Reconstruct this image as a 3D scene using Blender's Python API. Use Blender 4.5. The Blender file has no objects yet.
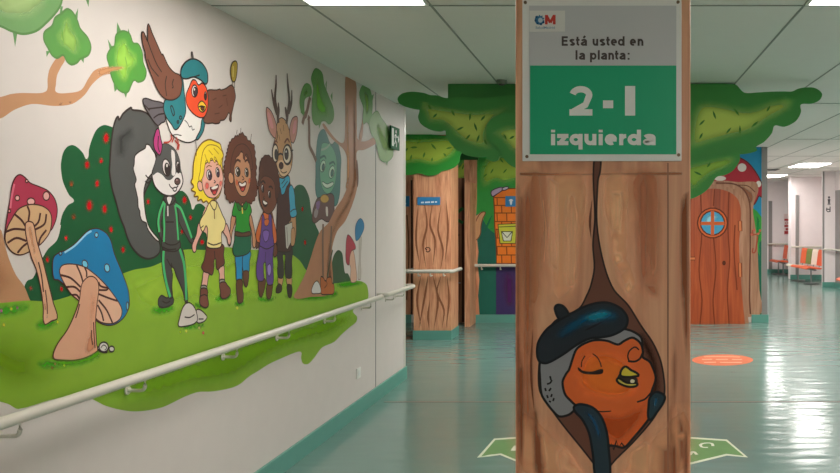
import bpy, bmesh, math, random
from mathutils import Vector, Matrix
from mathutils.geometry import delaunay_2d_cdt
random.seed(7)
sc = bpy.context.scene
COL = sc.collection

# ------------------------------------------------------------------ sizes
F = 740.0                 # focal length in pixels of an 840 px wide frame
PX, PY = 615.0, 219.0     # principal point
EYE = 1.55
CEIL = EYE + 1.08
WL = -2.038               # face of the left wall
WB = 11.08                # face of the back wall
PD = F / 300.0            # front face of the near pillar
LW_END = F / 103.0 

# ------------------------------------------------------------------ colour / materials
def lin(c):
    c = c / 255.0
    return c / 12.92 if c <= 0.04045 else ((c + 0.055) / 1.055) ** 2.4
def rgb(c): return (lin(c[0]), lin(c[1]), lin(c[2]), 1.0)

def new_mat(name):
    m = bpy.data.materials.new(name); m.use_nodes = True
    nt = m.node_tree
    b = nt.nodes['Principled BSDF']
    return m, nt, b
_pm = {}
def pm(c, rough=0.55, metal=0.0, var=0.05, name='paint'):
    """plain paint of one colour, with a faint brushed mottling"""
    key = (tuple(c), rough, metal, var)
    if key in _pm: return _pm[key]
    m, nt, b = new_mat('%s_%02x%02x%02x' % (name, int(c[0]), int(c[1]), int(c[2])))
    b.inputs['Roughness'].default_value = rough
    b.inputs['Metallic'].default_value = metal
    if name in ('paint', 'wall_paint'): b.inputs['IOR'].default_value = 1.35
    b.inputs['Base Color'].default_value = rgb(c)
    if var > 0:
        tc = nt.nodes.new('ShaderNodeTexCoord'); n = nt.nodes.new('ShaderNodeTexNoise')
        n.inputs['Scale'].default_value = 9.0; n.inputs['Detail'].default_value = 3.0
        nt.links.new(tc.outputs['Object'], n.inputs['Vector'])
        mx = nt.nodes.new('ShaderNodeMix'); mx.data_type = 'RGBA'
        k = 1 - var * 2
        a = rgb(c); mx.inputs[6].default_value = (a[0]*k, a[1]*k, a[2]*k, 1)
        k = 1 + var * 2
        mx.inputs[7].default_value = (min(1, a[0]*k), min(1, a[1]*k), min(1, a[2]*k), 1)
        nt.links.new(n.outputs['Fac'], mx.inputs[0]); nt.links.new(mx.outputs[2], b.inputs['Base Color'])
    _pm[key] = m
    return m
_sm = {}
def soft_mat(c):
    """air-brushed paint: its cover thins out towards the rim of the patch"""
    key = tuple(c)
    if key in _sm: return _sm[key]
    m, nt, b = new_mat('airbrush_%02x%02x%02x' % tuple(int(v) for v in c))
    nt.nodes.remove(b)
    at = nt.nodes.new('ShaderNodeAttribute'); at.attribute_name = 'cover'
    inv = nt.nodes.new('ShaderNodeMath'); inv.operation = 'SUBTRACT'; inv.inputs[0].default_value = 1.0
    sq = nt.nodes.new('ShaderNodeMath'); sq.operation = 'SQRT'        # light passes the film twice
    cm = nt.nodes.new('ShaderNodeMix'); cm.data_type = 'RGBA'
    cm.inputs[6].default_value = (0, 0, 0, 1); cm.inputs[7].default_value = rgb(c)
    tr = nt.nodes.new('ShaderNodeBsdfTransparent'); df = nt.nodes.new('ShaderNodeBsdfDiffuse'); ad = nt.nodes.new('ShaderNodeAddShader')
    out = nt.nodes['Material Output']
    nt.links.new(at.outputs['Fac'], inv.inputs[1]); nt.links.new(inv.outputs[0], sq.inputs[0]); nt.links.new(sq.outputs[0], tr.inputs['Color'])
    nt.links.new(at.outputs['Fac'], cm.inputs[0]); nt.links.new(cm.outputs[2], df.inputs['Color'])
    nt.links.new(tr.outputs[0], ad.inputs[0]); nt.links.new(df.outputs[0], ad.inputs[1]); nt.links.new(ad.outputs[0], out.inputs['Surface'])
    _sm[key] = m
    return m
def wood_mat(name, stops, sx=14.0, sz=0.9, dist=1.2, rough=0.5, detail=5.0, swirl=0.0):
    """painted wood: streaks running up the trunk"""
    m, nt, b = new_mat(name)
    b.inputs['Roughness'].default_value = rough
    tc = nt.nodes.new('ShaderNodeTexCoord'); mp = nt.nodes.new('ShaderNodeMapping')
    mp.inputs['Scale'].default_value = (sx, sx, sz)
    nt.links.new(tc.outputs['Object'], mp.inputs['Vector'])
    n = nt.nodes.new('ShaderNodeTexNoise'); n.inputs['Scale'].default_value = 1.0
    n.inputs['Detail'].default_value = detail; n.inputs['Distortion'].default_value = dist
    n.inputs['Roughness'].default_value = 0.55
    nt.links.new(mp.outputs[0], n.inputs['Vector'])
    r = nt.nodes.new('ShaderNodeValToRGB')
    while len(r.color_ramp.elements) < len(stops): r.color_ramp.elements.new(0.5)
    for e, (p, c) in zip(r.color_ramp.elements, stops): e.position = p; e.color = rgb(c)
    nt.links.new(n.outputs['Fac'], r.inputs['Fac']); nt.links.new(r.outputs[0], b.inputs['Base Color'])
    return m

# ------------------------------------------------------------------ objects
ORG = {}
def props(o, label=None, cat=None, group=None, kind=None):
    if label: o['label'] = label
    if cat: o['category'] = cat
    if group: o['group'] = group
    if kind: o['kind'] = kind
    return o
def thing(name, loc, label, cat, group=None, kind=None, rz=0.0):
    o = bpy.data.objects.new(name, None); COL.objects.link(o)
    o.location = loc; o.rotation_euler = (0, 0, rz); o.empty_display_size = 0.1
    ORG[o.name] = Vector(loc)
    return props(o, label, cat, group, kind)
def link(name, bm, mats, parent=None, label=None, cat=None, group=None, kind=None, smooth=False, local=False):
    """link one bmesh as one object; its points are given in the room unless local"""
    if not isinstance(mats, (list, tuple)): mats = [mats]
    me = bpy.data.meshes.new(name)
    bm.verts.ensure_lookup_table()
    if local: org = Vector((0, 0, 0))
    elif parent is not None: org = ORG[parent.name]
    else:
        xs = [v.co for v in bm.verts]
        org = Vector(((min(v.x for v in xs) + max(v.x for v in xs)) / 2, (min(v.y for v in xs) + max(v.y for v in xs)) / 2, min(v.z for v in xs)))
    if org.length > 0: bmesh.ops.translate(bm, verts=bm.verts[:], vec=-org)
    if smooth:
        for f in bm.faces: f.smooth = True
    bm.to_mesh(me); bm.free()
    for m in mats: me.materials.append(m)
    o = bpy.data.objects.new(name, me); COL.objects.link(o)
    if parent is not None: o.parent = parent
    elif not local: o.location = org
    ORG[o.name] = org
    if smooth:
        try: me.set_sharp_from_angle(angle=math.radians(40))
        except Exception: pass
    return props(o, label, cat, group, kind)

# ------------------------------------------------------------------ solid helpers
def box(bm, x0, x1, y0, y1, z0, z1, bev=0.0, mi=0):
    vs = [bm.verts.new(p) for p in ((x0,y0,z0),(x1,y0,z0),(x1,y1,z0),(x0,y1,z0),(x0,y0,z1),(x1,y0,z1),(x1,y1,z1),(x0,y1,z1))]
    fs = [bm.faces.new([vs[i] for i in q]) for q in ((3,2,1,0),(4,5,6,7),(0,1,5,4),(1,2,6,5),(2,3,7,6),(3,0,4,7))]
    for f in fs: f.material_index = mi
    if bev > 0:
        es = list({e for f in fs for e in f.edges})
        bmesh.ops.bevel(bm, geom=es, offset=bev, segments=2, profile=0.5, affect='EDGES')
    return fs
def bx(x0, x1, y0, y1, z0, z1, bev=0.0):
    bm = bmesh.new(); box(bm, x0, x1, y0, y1, z0, z1, bev); return bm
def tube(bm, pts, r, n=12, cap=True, sq=1.0):
    pts = [Vector(p) for p in pts]; rings = []
    up = Vector((0, 0, 1))
    for i, p in enumerate(pts):
        d = (pts[min(i+1, len(pts)-1)] - pts[max(i-1, 0)]).normalized()
        a = d.cross(up)
        if a.length < 1e-3: a = d.cross(Vector((1, 0, 0)))
        a.normalize(); b = a.cross(d).normalized()
        rings.append([bm.verts.new(p + a*math.cos(t)*r + b*math.sin(t)*r*sq) for t in [2*math.pi*k/n for k in range(n)]])
    for A, B in zip(rings, rings[1:]):
        for k in range(n): bm.faces.new((A[k], A[(k+1) % n], B[(k+1) % n], B[k]))
    if cap:
        bm.faces.new(rings[0][::-1]); bm.faces.new(rings[-1])
    bmesh.ops.recalc_face_normals(bm, faces=bm.faces[:])
def bend(pts, r=0.05, n=5):
    """round the corners of a polyline"""
    pts = [Vector(p) for p in pts]; out = [pts[0]]
    for a, b, c in zip(pts, pts[1:], pts[2:]):
        k = min(r, (b-a).length*0.49, (c-b).length*0.49)
        p, q = b + (a-b).normalized()*k, b + (c-b).normalized()*k
        for i in range(n+1):
            t = i/n; out.append(p*(1-t)**2 + b*2*t*(1-t) + q*t*t)
    out.append(pts[-1]); return out

# ------------------------------------------------------------------ planes: where a spot of the picture lies on a wall, board or floor
class LeftWall:
    n = Vector((1, 0, 0))
    def uv(s, x, y):
        d = F * -WL / (PX - x)
        return (d, EYE + (PY - y) * d / F)
    def p3(s, u, v, off): return (WL + off, u, v)
class Facing:
    """a plane that faces the corridor at distance d"""
    n = Vector((0, -1, 0))
    def __init__(s, d): s.d = d; s.s = F / d
    def uv(s, x, y): return ((x - PX) / s.s, EYE + (PY - y) / s.s)
    def p3(s, u, v, off): return (u, s.d - off, v)
class Floor:
    n = Vector((0, 0, 1))
    def uv(s, x, y):
        k = (y - PY) / EYE
        return ((x - PX) / k, F / k)
    def p3(s, u, v, off): return (u, v, off)

def nums(t):
    if isinstance(t, str):
        a = [float(q) for q in t.replace(',', ' ').split()]
        return [(a[i], a[i+1]) for i in range(0, len(a), 2)]
    return list(t)
def curve(p, closed=True, n=4):
    """smooth line through points, without overshoot"""
    N = len(p); out = []
    def tan(i):
        a, b, c = p[(i-1) % N], p[i], p[(i+1) % N]
        if not closed and i == 0: return (c[0]-b[0], c[1]-b[1])
        if not closed and i == N-1: return (b[0]-a[0], b[1]-a[1])
        d = (c[0]-a[0], c[1]-a[1]); L = math.hypot(*d) or 1
        return (d[0]/L, d[1]/L)
    for i in range(N if closed else N-1):
        a, b = p[i], p[(i+1) % N]
        L = math.hypot(b[0]-a[0], b[1]-a[1])
        def unit(t):
            l = math.hypot(*t) or 1; return (t[0]/l*L*0.9, t[1]/l*L*0.9)
        ta, tb = unit(tan(i)), unit(tan((i+1) % N))
        for k in range(n):
            t = k/n
            h0, h1, h2, h3 = 2*t**3-3*t*t+1, t**3-2*t*t+t, -2*t**3+3*t*t, t**3-t*t
            out.append((h0*a[0]+h1*ta[0]+h2*b[0]+h3*tb[0], h0*a[1]+h1*ta[1]+h2*b[1]+h3*tb[1]))
    if not closed: out.append(p[-1])
    return out
STEP = 0.00002
INK = (48, 34, 30)
class Part:
    """one painted part: fills and brush lines laid over each other on a plane"""
    def __init__(s, plane, ctr, ink=INK, w=0.0065):
        s.pl = plane; s.c = ctr; s.bm = bmesh.new(); s.mats = []; s.ink = ink; s.w = w
        s.lay = s.bm.verts.layers.float.new('cover')
    def slot(s, m):
        if m not in s.mats: s.mats.append(m)
        return s.mats.index(m)
    def tri(s, poly, mat, extra=(), width=None):
        off = s.c[0] * STEP; s.c[0] += 1
        n = len(poly); vs = [Vector(p) for p in poly] + [Vector(p) for p in extra]
        V, E, Fc, *_ = delaunay_2d_cdt(vs, [], [list(range(n))], 1, 1e-6)
        mi = s.slot(mat); bv = []
        for q in V:
            v = s.bm.verts.new(s.pl.p3(q[0], q[1], off))
            if width:
                d = field(q, poly)
                t = min(1, d / width); v[s.lay] = t*t*(3-2*t)
            bv.append(v)
        for f in Fc:
            try: fc = s.bm.faces.new([bv[i] for i in f])
            except ValueError: continue
            fc.material_index = mi; fc.normal_update()
            if fc.normal.dot(s.pl.n) < 0: fc.normal_flip()
    def f(s, c, pts, ol=True, sharp=False, w=None, n=4):
        pts = nums(pts)
        q = [s.pl.uv(*p) for p in (pts if sharp else curve(pts, True, n))]
        s.tri(q, c if not isinstance(c, tuple) else pm(c))
        if ol: s.line(q + [q[0]], s.ink if ol is True else ol, w or s.w)
        return s
    def e(s, c, x, y, rx, ry, rot=0, ol=True, w=None, n=18):
        a = math.radians(rot); pts = []
        for k in range(n):
            t = 2*math.pi*k/n; p, q = rx*math.cos(t), ry*math.sin(t)
            pts.append((x + p*math.cos(a) - q*math.sin(a), y + p*math.sin(a) + q*math.cos(a)))
        return s.f(c, pts, ol, True, w)
    def s(s, *a, **k): return s.stroke(*a, **k)
    def stroke(s, c, pts, w=None, sharp=False, taper=False):
        pts = nums(pts)
        q = [s.pl.uv(*p) for p in (pts if sharp or len(pts) < 3 else curve(pts, False, 4))]
        s.line(q, c or s.ink, w or s.w, taper)
        return s
    def line(s, q, c, w, taper=False):
        off = s.c[0] * STEP; s.c[0] += 1
        mi = s.slot(c if not isinstance(c, tuple) else pm(c)); N = len(q); prev = None
        shut = N > 3 and math.dist(q[0], q[-1]) < 1e-7
        for i in range(N):
            a = q[i-1] if i else (q[-2] if shut else q[0]); b = q[i+1] if i < N-1 else (q[1] if shut else q[-1])
            d = (b[0]-a[0], b[1]-a[1]); L = math.hypot(*d) or 1
            k = w/2
            if taper == 'end': k *= min(1, 0.4 + 1.3*i/(N-1))
            elif taper: k *= max(0.12, min(1, 1.3 - abs(2*i/(N-1) - 1)*1.2))
            nx, ny = -d[1]/L*k, d[0]/L*k
            pr = (s.bm.verts.new(s.pl.p3(q[i][0]+nx, q[i][1]+ny, off)), s.bm.verts.new(s.pl.p3(q[i][0]-nx, q[i][1]-ny, off)))
            if prev:
                fc = s.bm.faces.new((prev[0], prev[1], pr[1], pr[0])); fc.material_index = mi; fc.normal_update()
                if fc.normal.dot(s.pl.n) < 0: fc.normal_flip()
            prev = pr
    def soft(s, c, pts, width, h=None):
        q = [s.pl.uv(*p) for p in curve(nums(pts), True, 4)]
        h = h or width/3.5
        u0, u1 = min(p[0] for p in q), max(p[0] for p in q); v0, v1 = min(p[1] for p in q), max(p[1] for p in q)
        h = max(h, math.sqrt((u1-u0)*(v1-v0)/2400)); ex = []; n = len(q)
        u = u0; row = 0
        while u < u1:
            v = v0 + (h/2 if row % 2 else 0)
            while v < v1:
                if inside((u, v), q) and min(segd((u, v), q[i], q[(i+1) % n]) for i in range(n)) > h*0.35: ex.append((u, v))
                v += h
            u += h*0.87; row += 1
        if ex: width = min(width, .8*max(field(p, q) for p in ex))
        s.tri(q, soft_mat(c), ex, width)
        return s
    def done(s, name, parent=None, **k):
        return link(name, s.bm, s.mats, parent, **k)
    def cut(s, name, parent=None, **k):
        """finish one painted piece and go on with the next above it"""
        o = link(name, s.bm, s.mats, parent, **k)
        s.bm = bmesh.new(); s.mats = []; s.lay = s.bm.verts.layers.float.new('cover')
        return o
    def letters(s, c, base, xh, t, glyphs):
        """grotesque lettering: (sign, left, right) on a base line, x-height and stroke in picture pixels"""
        w = t / s.pl.s
        for ch, a, b in glyphs:
            for st in glyph(ch, (b-a)/xh, t/xh/2):
                s.stroke(c, [(a + x*xh, base - y*xh) for x, y in st], w, sharp=True)
        return s
def arc(cx, cy, rx, ry, a0, a1, n=14):
    return [(cx+rx*math.cos(math.radians(a0+(a1-a0)*k/n)), cy+ry*math.sin(math.radians(a0+(a1-a0)*k/n))) for k in range(n+1)]
def glyph(ch, W, h):
    rx, ry, m, q = W/2-h, .5-h, W/2, 1-h
    A = 1.37
    if ch in 'aá':
        g = [arc(m, .66, rx, .34-h, 165, 0, 10) + [(W-h, 0)], [(W-h, .58), (m, .54)] + arc(m-.04, .29, rx-.02, .29-h, 110, 330, 12) + [(W-h, .3)]]
        if ch == 'á': g.append([(W*.42, 1.13), (W*.72, 1.42)])
        return g
    if ch == 'i': return [[(m, 0), (m, 1)], [(m, 1.14), (m, A)]]
    if ch == 'l': return [[(m, 0), (m, A)]]
    if ch == ':': return [[(m, 0), (m, .24)], [(m, .74), (m, .98)]]
    if ch == 'z': return [[(0, q), (W, q)], [(W-h*1.3, q), (h*1.3, h)], [(0, h), (W, h)]]
    if ch == 'e': return [arc(m, .5, rx, ry, -58, -360, 22), [(h, .5), (W-h*.2, .5)]]
    if ch in 'qd': return [arc(m-h*.3, .5, rx, ry, 0, 360, 24), [(W-h, -.38), (W-h, 1)] if ch == 'q' else [(W-h, 0), (W-h, A)]]
    if ch == 'p': return [arc(m+h*.3, .5, rx, ry, 0, 360, 24), [(h, -.38), (h, 1)]]
    if ch == 'u': return [[(h, 1)] + arc(m, .5, rx, ry, 180, 360, 12), [(W-h, 0), (W-h, 1)]]
    if ch == 'n': return [[(h, 0), (h, 1)], arc(m, .5, rx, ry, 180, 0, 12) + [(W-h, 0)]]
    if ch == 'r': return [[(h, 0), (h, 1)], arc(W*.92, .42, W*.92-h, .58-h, 180, 90, 8)]
    if ch == 's': return [arc(m, .735, rx, .265-h, 20, 250, 10) + arc(m, .265, rx, .265-h, 70, -160, 10)]
    if ch == 't': return [[(W*.42, 1.3), (W*.42, .3)] + arc(W*.42+.3, .3, .3, .3-h, 180, 260, 5), [(0, q), (W, q)]]
    if ch == 'E': return [[(h, 0), (h, A)], [(h, A-h), (W, A-h)], [(h, A*.52), (W*.93, A*.52)], [(h, h), (W, h)]]
    if ch == '2': return [arc(m, A-.42, rx, .42-h, 170, -25, 14) + [(W*.7, .5), (h*1.2, h*1.2)], [(0, h), (W, h)]]
    if ch == 'M': return [[(h, 0), (h, A)], [(h, A-.05), (m, .25)], [(m, .25), (W-h, A-.05)], [(W-h, 0), (W-h, A)]]
def field(p, q):
    """distance to an outline, smoothed so that the middle shows no ridges"""
    s = 0.0; n = len(q)
    for i in range(n):
        a, b = q[i], q[(i+1) % n]; d = segd(p, a, b)
        if d < 1e-5: return 0.0
        s += math.dist(a, b) * d**-4
    return (s / 1.5708) ** (-1/3)
def segd(p, a, b):
    dx, dy = b[0]-a[0], b[1]-a[1]; L = dx*dx+dy*dy
    t = 0 if L == 0 else max(0, min(1, ((p[0]-a[0])*dx+(p[1]-a[1])*dy)/L))
    return math.hypot(p[0]-a[0]-t*dx, p[1]-a[1]-t*dy)
def inside(p, q):
    c = False; n = len(q)
    for i in range(n):
        a, b = q[i], q[i-1]
        if (a[1] > p[1]) != (b[1] > p[1]) and p[0] < (b[0]-a[0])*(p[1]-a[1])/(b[1]-a[1])+a[0]: c = not c
    return c
def prism(bm, poly, d0, d1, mi=0):
    """solid board cut to an outline in X, Z between distances d0 (front) and d1"""
    n = len(poly)
    V, E, Fc, *_ = delaunay_2d_cdt([Vector(p) for p in poly], [], [list(range(n))], 1, 1e-6)
    A = [bm.verts.new((p[0], d0, p[1])) for p in V]; B = [bm.verts.new((p[0], d1, p[1])) for p in V]
    cnt = {}
    for f in Fc:
        bm.faces.new([A[i] for i in f]).material_index = mi; bm.faces.new([B[i] for i in f][::-1]).material_index = mi
        for i in range(len(f)):
            e = (f[i], f[(i+1) % len(f)]); cnt[e] = cnt.get(e, 0) + 1
    for (i, j) in list(cnt):
        if (j, i) not in cnt: bm.faces.new((A[j], A[i], B[i], B[j])).material_index = mi
    bmesh.ops.recalc_face_normals(bm, faces=bm.faces[:])
def text_bm(body, x0, x1, y0, y1, plane, off, bold=0.0, squash=True):
    """lettering fitted to a box of the picture on a plane"""
    cu = bpy.data.curves.new('lettering', 'FONT'); cu.body = body; cu.offset = bold; cu.resolution_u = 3
    ob = bpy.data.objects.new('lettering', cu); COL.objects.link(ob)
    dg = bpy.context.evaluated_depsgraph_get()
    me = bpy.data.meshes.new_from_object(ob.evaluated_get(dg))
    COL.objects.unlink(ob); bpy.data.objects.remove(ob); bpy.data.curves.remove(cu)
    bm = bmesh.new(); bm.from_mesh(me); bpy.data.meshes.remove(me)
    a0, a1 = min(v.co.x for v in bm.verts), max(v.co.x for v in bm.verts)
    b0, b1 = min(v.co.y for v in bm.verts), max(v.co.y for v in bm.verts)
    for v in bm.verts:
        tx, ty = (v.co.x-a0)/(a1-a0), (v.co.y-b0)/(b1-b0)
        u, w = plane.uv(x0+(x1-x0)*tx, y1+(y0-y1)*ty)
        v.co = plane.p3(u, w, off)
    for f in bm.faces:
        f.normal_update()
        if f.normal.dot(plane.n) < 0: f.normal_flip()
    return bm
LAMPS_HIDDEN = [(-1.233, 8.4), (1.254, 8.4)]
LAMPS_ADDED = [(1.254, -1.4), (3.2, -1.4), (3.82, 7.2), (3.82, 3.4)]  # unseen panels added for brightness; the rear pair lights the pillar front
LAMP_STRENGTH = 16.0
EXPOSURE = 0.12
# ------------------------------------------------------------------ the room
def px_x(x, d): return (x - PX) * d / F
def px_z(y, d): return EYE + (PY - y) * d / F
M_WALL = pm((212,203,197), 0.6, var=0.015, name='wall_paint')
M_WALL2 = pm((238,228,228), 0.6, var=0.015, name='wall_paint')
M_CEIL = pm((228,224,218), 0.8, var=0.01, name='ceiling_board')
M_JOINT = pm((150,152,144), 0.8, var=0, name='joint')
M_BASE = pm((96,156,142), 0.35, var=0.02, name='skirting_vinyl')
M_RAIL = pm((208,203,190), 0.35, var=0.0, name='rail_plastic')
M_GREY = pm((140,136,134), 0.45, var=0.0, name='grey_plastic')
M_STEEL = pm((150,150,150), 0.3, metal=0.9, var=0, name='steel')
M_DARK = pm((60,56,52), 0.5, var=0, name='dark')

def floor_mat():
    m, nt, b = new_mat('teal_resin')
    tc = nt.nodes.new('ShaderNodeTexCoord')
    n = nt.nodes.new('ShaderNodeTexNoise'); n.inputs['Scale'].default_value = 0.8; n.inputs['Detail'].default_value = 4
    nt.links.new(tc.outputs['Object'], n.inputs['Vector'])
    r = nt.nodes.new('ShaderNodeValToRGB')
    r.color_ramp.elements[0].position = 0.3; r.color_ramp.elements[0].color = rgb((108,140,132))
    r.color_ramp.elements[1].position = 0.7; r.color_ramp.elements[1].color = rgb((116,147,139))
    nt.links.new(n.outputs['Fac'], r.inputs['Fac']); nt.links.new(r.outputs[0], b.inputs['Base Color'])
    b.inputs['Roughness'].default_value = 0.17
    b.inputs['IOR'].default_value = 1.6
    mp = nt.nodes.new('ShaderNodeMapping'); mp.inputs['Scale'].default_value = (1.2, 5.0, 1)
    w = nt.nodes.new('ShaderNodeTexNoise'); w.inputs['Scale'].default_value = 1.6; w.inputs['Detail'].default_value = 1
    nt.links.new(tc.outputs['Object'], mp.inputs['Vector']); nt.links.new(mp.outputs[0], w.inputs['Vector'])
    bp = nt.nodes.new('ShaderNodeBump'); bp.inputs['Strength'].default_value = 0.3; bp.inputs['Distance'].default_value = 0.02
    nt.links.new(w.outputs['Fac'], bp.inputs['Height']); nt.links.new(bp.outputs[0], b.inputs['Normal'])
    return m
def struct(name, bm, m, parent=None, **k): return link(name, bm, m, parent, kind='structure' if parent is None else None, **k)

XL, XR, YR, YF = -6.0, 5.0, -3.0, 21.1
WR = px_x(767, WB)
struct('floor', bx(XL-.2, 6.0, YR-.2, YF+.2, -0.12, 0.0), floor_mat())
struct('ceiling', bx(XL-.2, 6.0, YR-.2, YF+.2, CEIL, CEIL+.1), M_CEIL)
LE = LW_END
struct('wall_left', bx(WL-.2, WL, YR, LE, 0, CEIL), M_WALL)
struct('wall_rear', bx(WL-.2, XR+.2, YR-.15, YR, 0, CEIL), M_WALL)
struct('wall_back', bx(XL, WR, WB, WB+.2, 0, CEIL), M_WALL)
struct('wall_passage', bx(XL-.15, XL, LE-.2, WB+.2, 0, CEIL), M_WALL)
struct('wall_passage_near', bx(XL, WL-.2, LE-.2, LE, 0, CEIL), M_WALL)
struct('wall_inner', bx(WR-.2, WR, WB+.2, YF, 0, CEIL), M_WALL2)
struct('wall_far', bx(WR-.2, 5.8, YF, YF+.15, 0, CEIL), M_WALL2)
struct('wall_right', bx(XR, XR+.2, YR, 16.8, 0, CEIL), M_WALL2)
struct('wall_right_far', bx(5.6, 5.8, 16.9, YF, 0, CEIL), M_WALL2)
CX = px_x(823, 16.8)
struct('wall_right_jog', bx(CX, 5.8, 16.8, 16.9, 0, CEIL), M_WALL2)
BX2 = px_x(791, 19.0)
struct('wall_bay', bx(BX2, 5.6, 19.0, 19.3, 0, CEIL), M_WALL2)
# skirting
HB_ = 0.12
def skirt(name, *a): struct(name, bx(*a, 0.0, HB_, 0.002), M_BASE)
skirt('baseboard_left', WL, WL+.018, YR, LE+.01)
skirt('baseboard_back', px_x(470.5, WB), px_x(686, WB), WB-.02, WB)
skirt('baseboard_back_right', px_x(751.5, WB), WR+.02, WB-.02, WB)
skirt('baseboard_back_left', XL, px_x(411.5, WB), WB-.02, WB)
skirt('baseboard_far', WR, 5.6, YF-.02, YF)
skirt('baseboard_right', XR-.02, XR, YR, 16.8)
skirt('baseboard_right_jog', CX-.02, XR-.02, 16.78, 16.8)
skirt('baseboard_bay', BX2-.02, 5.6, 18.98, 19.0)
skirt('baseboard_inner', WR, WR+.02, WB+.2, YF-.02)
# joints of the ceiling boards and of the wall panels
bm = bmesh.new()
for x in (-1.53-.012, -.93, .955, 1.56): box(bm, x-.006, x+.006, YR, WB-.06, CEIL-.003, CEIL)
for x in (2.3, 2.9, 3.46, 4.16): box(bm, x-.006, x+.006, YR, YF, CEIL-.003, CEIL)
for y in (-.1, 2.3, 3.74, 6.9): box(bm, WL, XR, y-.006, y+.006, CEIL-.0035, CEIL)
for y in (10.0, 12.7, 15.6, 18.0): box(bm, 2.3, XR, y-.006, y+.006, CEIL-.0035, CEIL)
struct('trim_1', bm, M_JOINT)
def lw_y(x): return F * -WL / (PX - x)
bm = bmesh.new()
box(bm, WL, WL+.0025, lw_y(375.6)-.006, lw_y(375.6)+.006, HB_, CEIL)
struct('trim_2', bm, M_GREY)
struct('trim_3', bx(WL-.02, WL+.004, LE-.04, LE+.004, HB_, CEIL-.001), M_RAIL)          # corner guard of the left wall
struct('trim_4', bx(px_x(761.8, WB), WR+.004, WB-.005, WB+.05, HB_, CEIL-.001), M_GREY)   # corner guard of the back wall
bm = bmesh.new()
struct('trim_5', bx(px_x(768.5,YF), px_x(772,YF), YF-.03, YF, HB_, px_z(201,YF)), M_GREY)
struct('trim_6', bx(px_x(795.5,19), px_x(798.5,19), 18.97, 19, HB_, px_z(195,19)), M_GREY)
struct('trim_7', bx(XR-.03, XR, 16.2, 16.7, HB_, px_z(190,16.4)), M_GREY)
struct('trim_8', bx(CX-.004, CX+.03, 16.796, 16.83, HB_, CEIL-.001), M_GREY)
bm = bmesh.new()
box(bm, px_x(384, F*EYE/183.), XR-.02, 6.26, 6.285, 0, .0015)
struct('trim_9', bm, pm((104,96,84), 0.6, var=0, name='joint_filler'))

# ------------------------------------------------------------------ ceiling lights
def lamp_mat(s):
    m, nt, b = new_mat('lit_diffuser')
    b.inputs['Base Color'].default_value = (.9,.9,.9,1)
    b.inputs['Emission Color'].default_value = (1.0, 0.955, 0.91, 1); b.inputs['Emission Strength'].default_value = s
    return m
LAMP = LAMP_STRENGTH
M_LAMP = lamp_mat(LAMP); M_LAMP_BRIGHT = lamp_mat(LAMP*1.5); M_LAMP_DIM = lamp_mat(LAMP*.74)  # strengths set apart only to balance brightness along the corridor
M_FRAME = pm((226,226,222), 0.5, var=0, name='lamp_frame')
GL = 'lit ceiling panels'
def lamp(x, y, label, m=None):
    t = thing('ceiling_light', (x, y, CEIL), label, 'ceiling light', GL)
    bm = bmesh.new(); w, l, f = .3, .6, .014
    box(bm, x-w, x+w, y-l, y-l+f, CEIL-.012, CEIL); box(bm, x-w, x+w, y+l-f, y+l, CEIL-.012, CEIL)
    box(bm, x-w, x-w+f, y-l+f, y+l-f, CEIL-.012, CEIL); box(bm, x+w-f, x+w, y-l+f, y+l-f, CEIL-.012, CEIL)
    link('frame', bm, M_FRAME, t)
    link('diffuser', bx(x-w+f, x+w-f, y-l+f, y+l-f, CEIL-.007, CEIL-.001), m or (M_LAMP_BRIGHT if y > 6 or y < 0 else M_LAMP), t)
    return t
lamp(-1.233, 3.11, 'lit ceiling panel cut off by the top edge, left of the floor sign', M_LAMP_DIM)
lamp(1.254, 3.11, 'lit ceiling panel cut off at the top right corner of the view', M_LAMP_DIM)
HID = 'lit ceiling panel hidden behind the green leaf canopy'
for x, y in LAMPS_HIDDEN: lamp(x, y, HID)
lamp(3.82, 11.0, 'lit ceiling panel at the right edge, just a corner in view')
lamp(3.88, 14.8, 'larger lit ceiling panel in the far corridor on the right')
lamp(3.9, 18.5, 'smaller, farthest lit ceiling panel beside the end of the painted wall')
for x, y in LAMPS_ADDED: lamp(x, y, 'unseen lit ceiling panel added to brighten the corridor')

# ------------------------------------------------------------------ handrails
def bracket(parent, y):
    xw, xr, z = WL, WL+.078, RZ
    bm = bmesh.new()
    tube(bm, bend([(xr, y, z-.015), (xr, y, z-.062), (xw+.006, y, z-.062)], .02), .0075, 8)
    tube(bm, [(xw+.004, y, z-.062), (xw+.009, y, z-.062)], .018, 14)
    link('bracket', bm, M_RAIL, parent, smooth=True)
RZ = 0.897
Y1 = 1.96*F/(PX-381.5); Y2 = 1.96*F/(PX-385.5)
t = thing('handrail', (WL+.078, 4, 0), 'long cream handrail running under the mural on the left wall', 'handrail', 'cream handrails')
bm = bmesh.new(); xr = WL+.078
tube(bm, [(xr, .6, RZ), (xr, 2.5, RZ), (xr, 4.5, RZ), (xr, Y1, RZ)], .0205, 16)
link('rail', bm, M_RAIL, t, smooth=True)
for px in (20, 145, 237, 289, 335, 371): bracket(t, 1.96*F/(PX-px))
bracket(t, 1.75)
t = thing('handrail', (WL+.078, 6.8, 0), 'short cream handrail that wraps around the far corner of the left wall', 'handrail', 'cream handrails')
bm = bmesh.new()
tube(bm, bend([(WL+.002, Y2+.02, RZ), (xr, Y2+.02, RZ), (xr, LE+.05, RZ), (WL-.25, LE+.05, RZ), (WL-.25, LE+.001, RZ)], .06), .0205, 14)
link('rail', bm, M_RAIL, t, smooth=True)
for px in (394, 404): bracket(t, 1.96*F/(PX-px))

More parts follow.
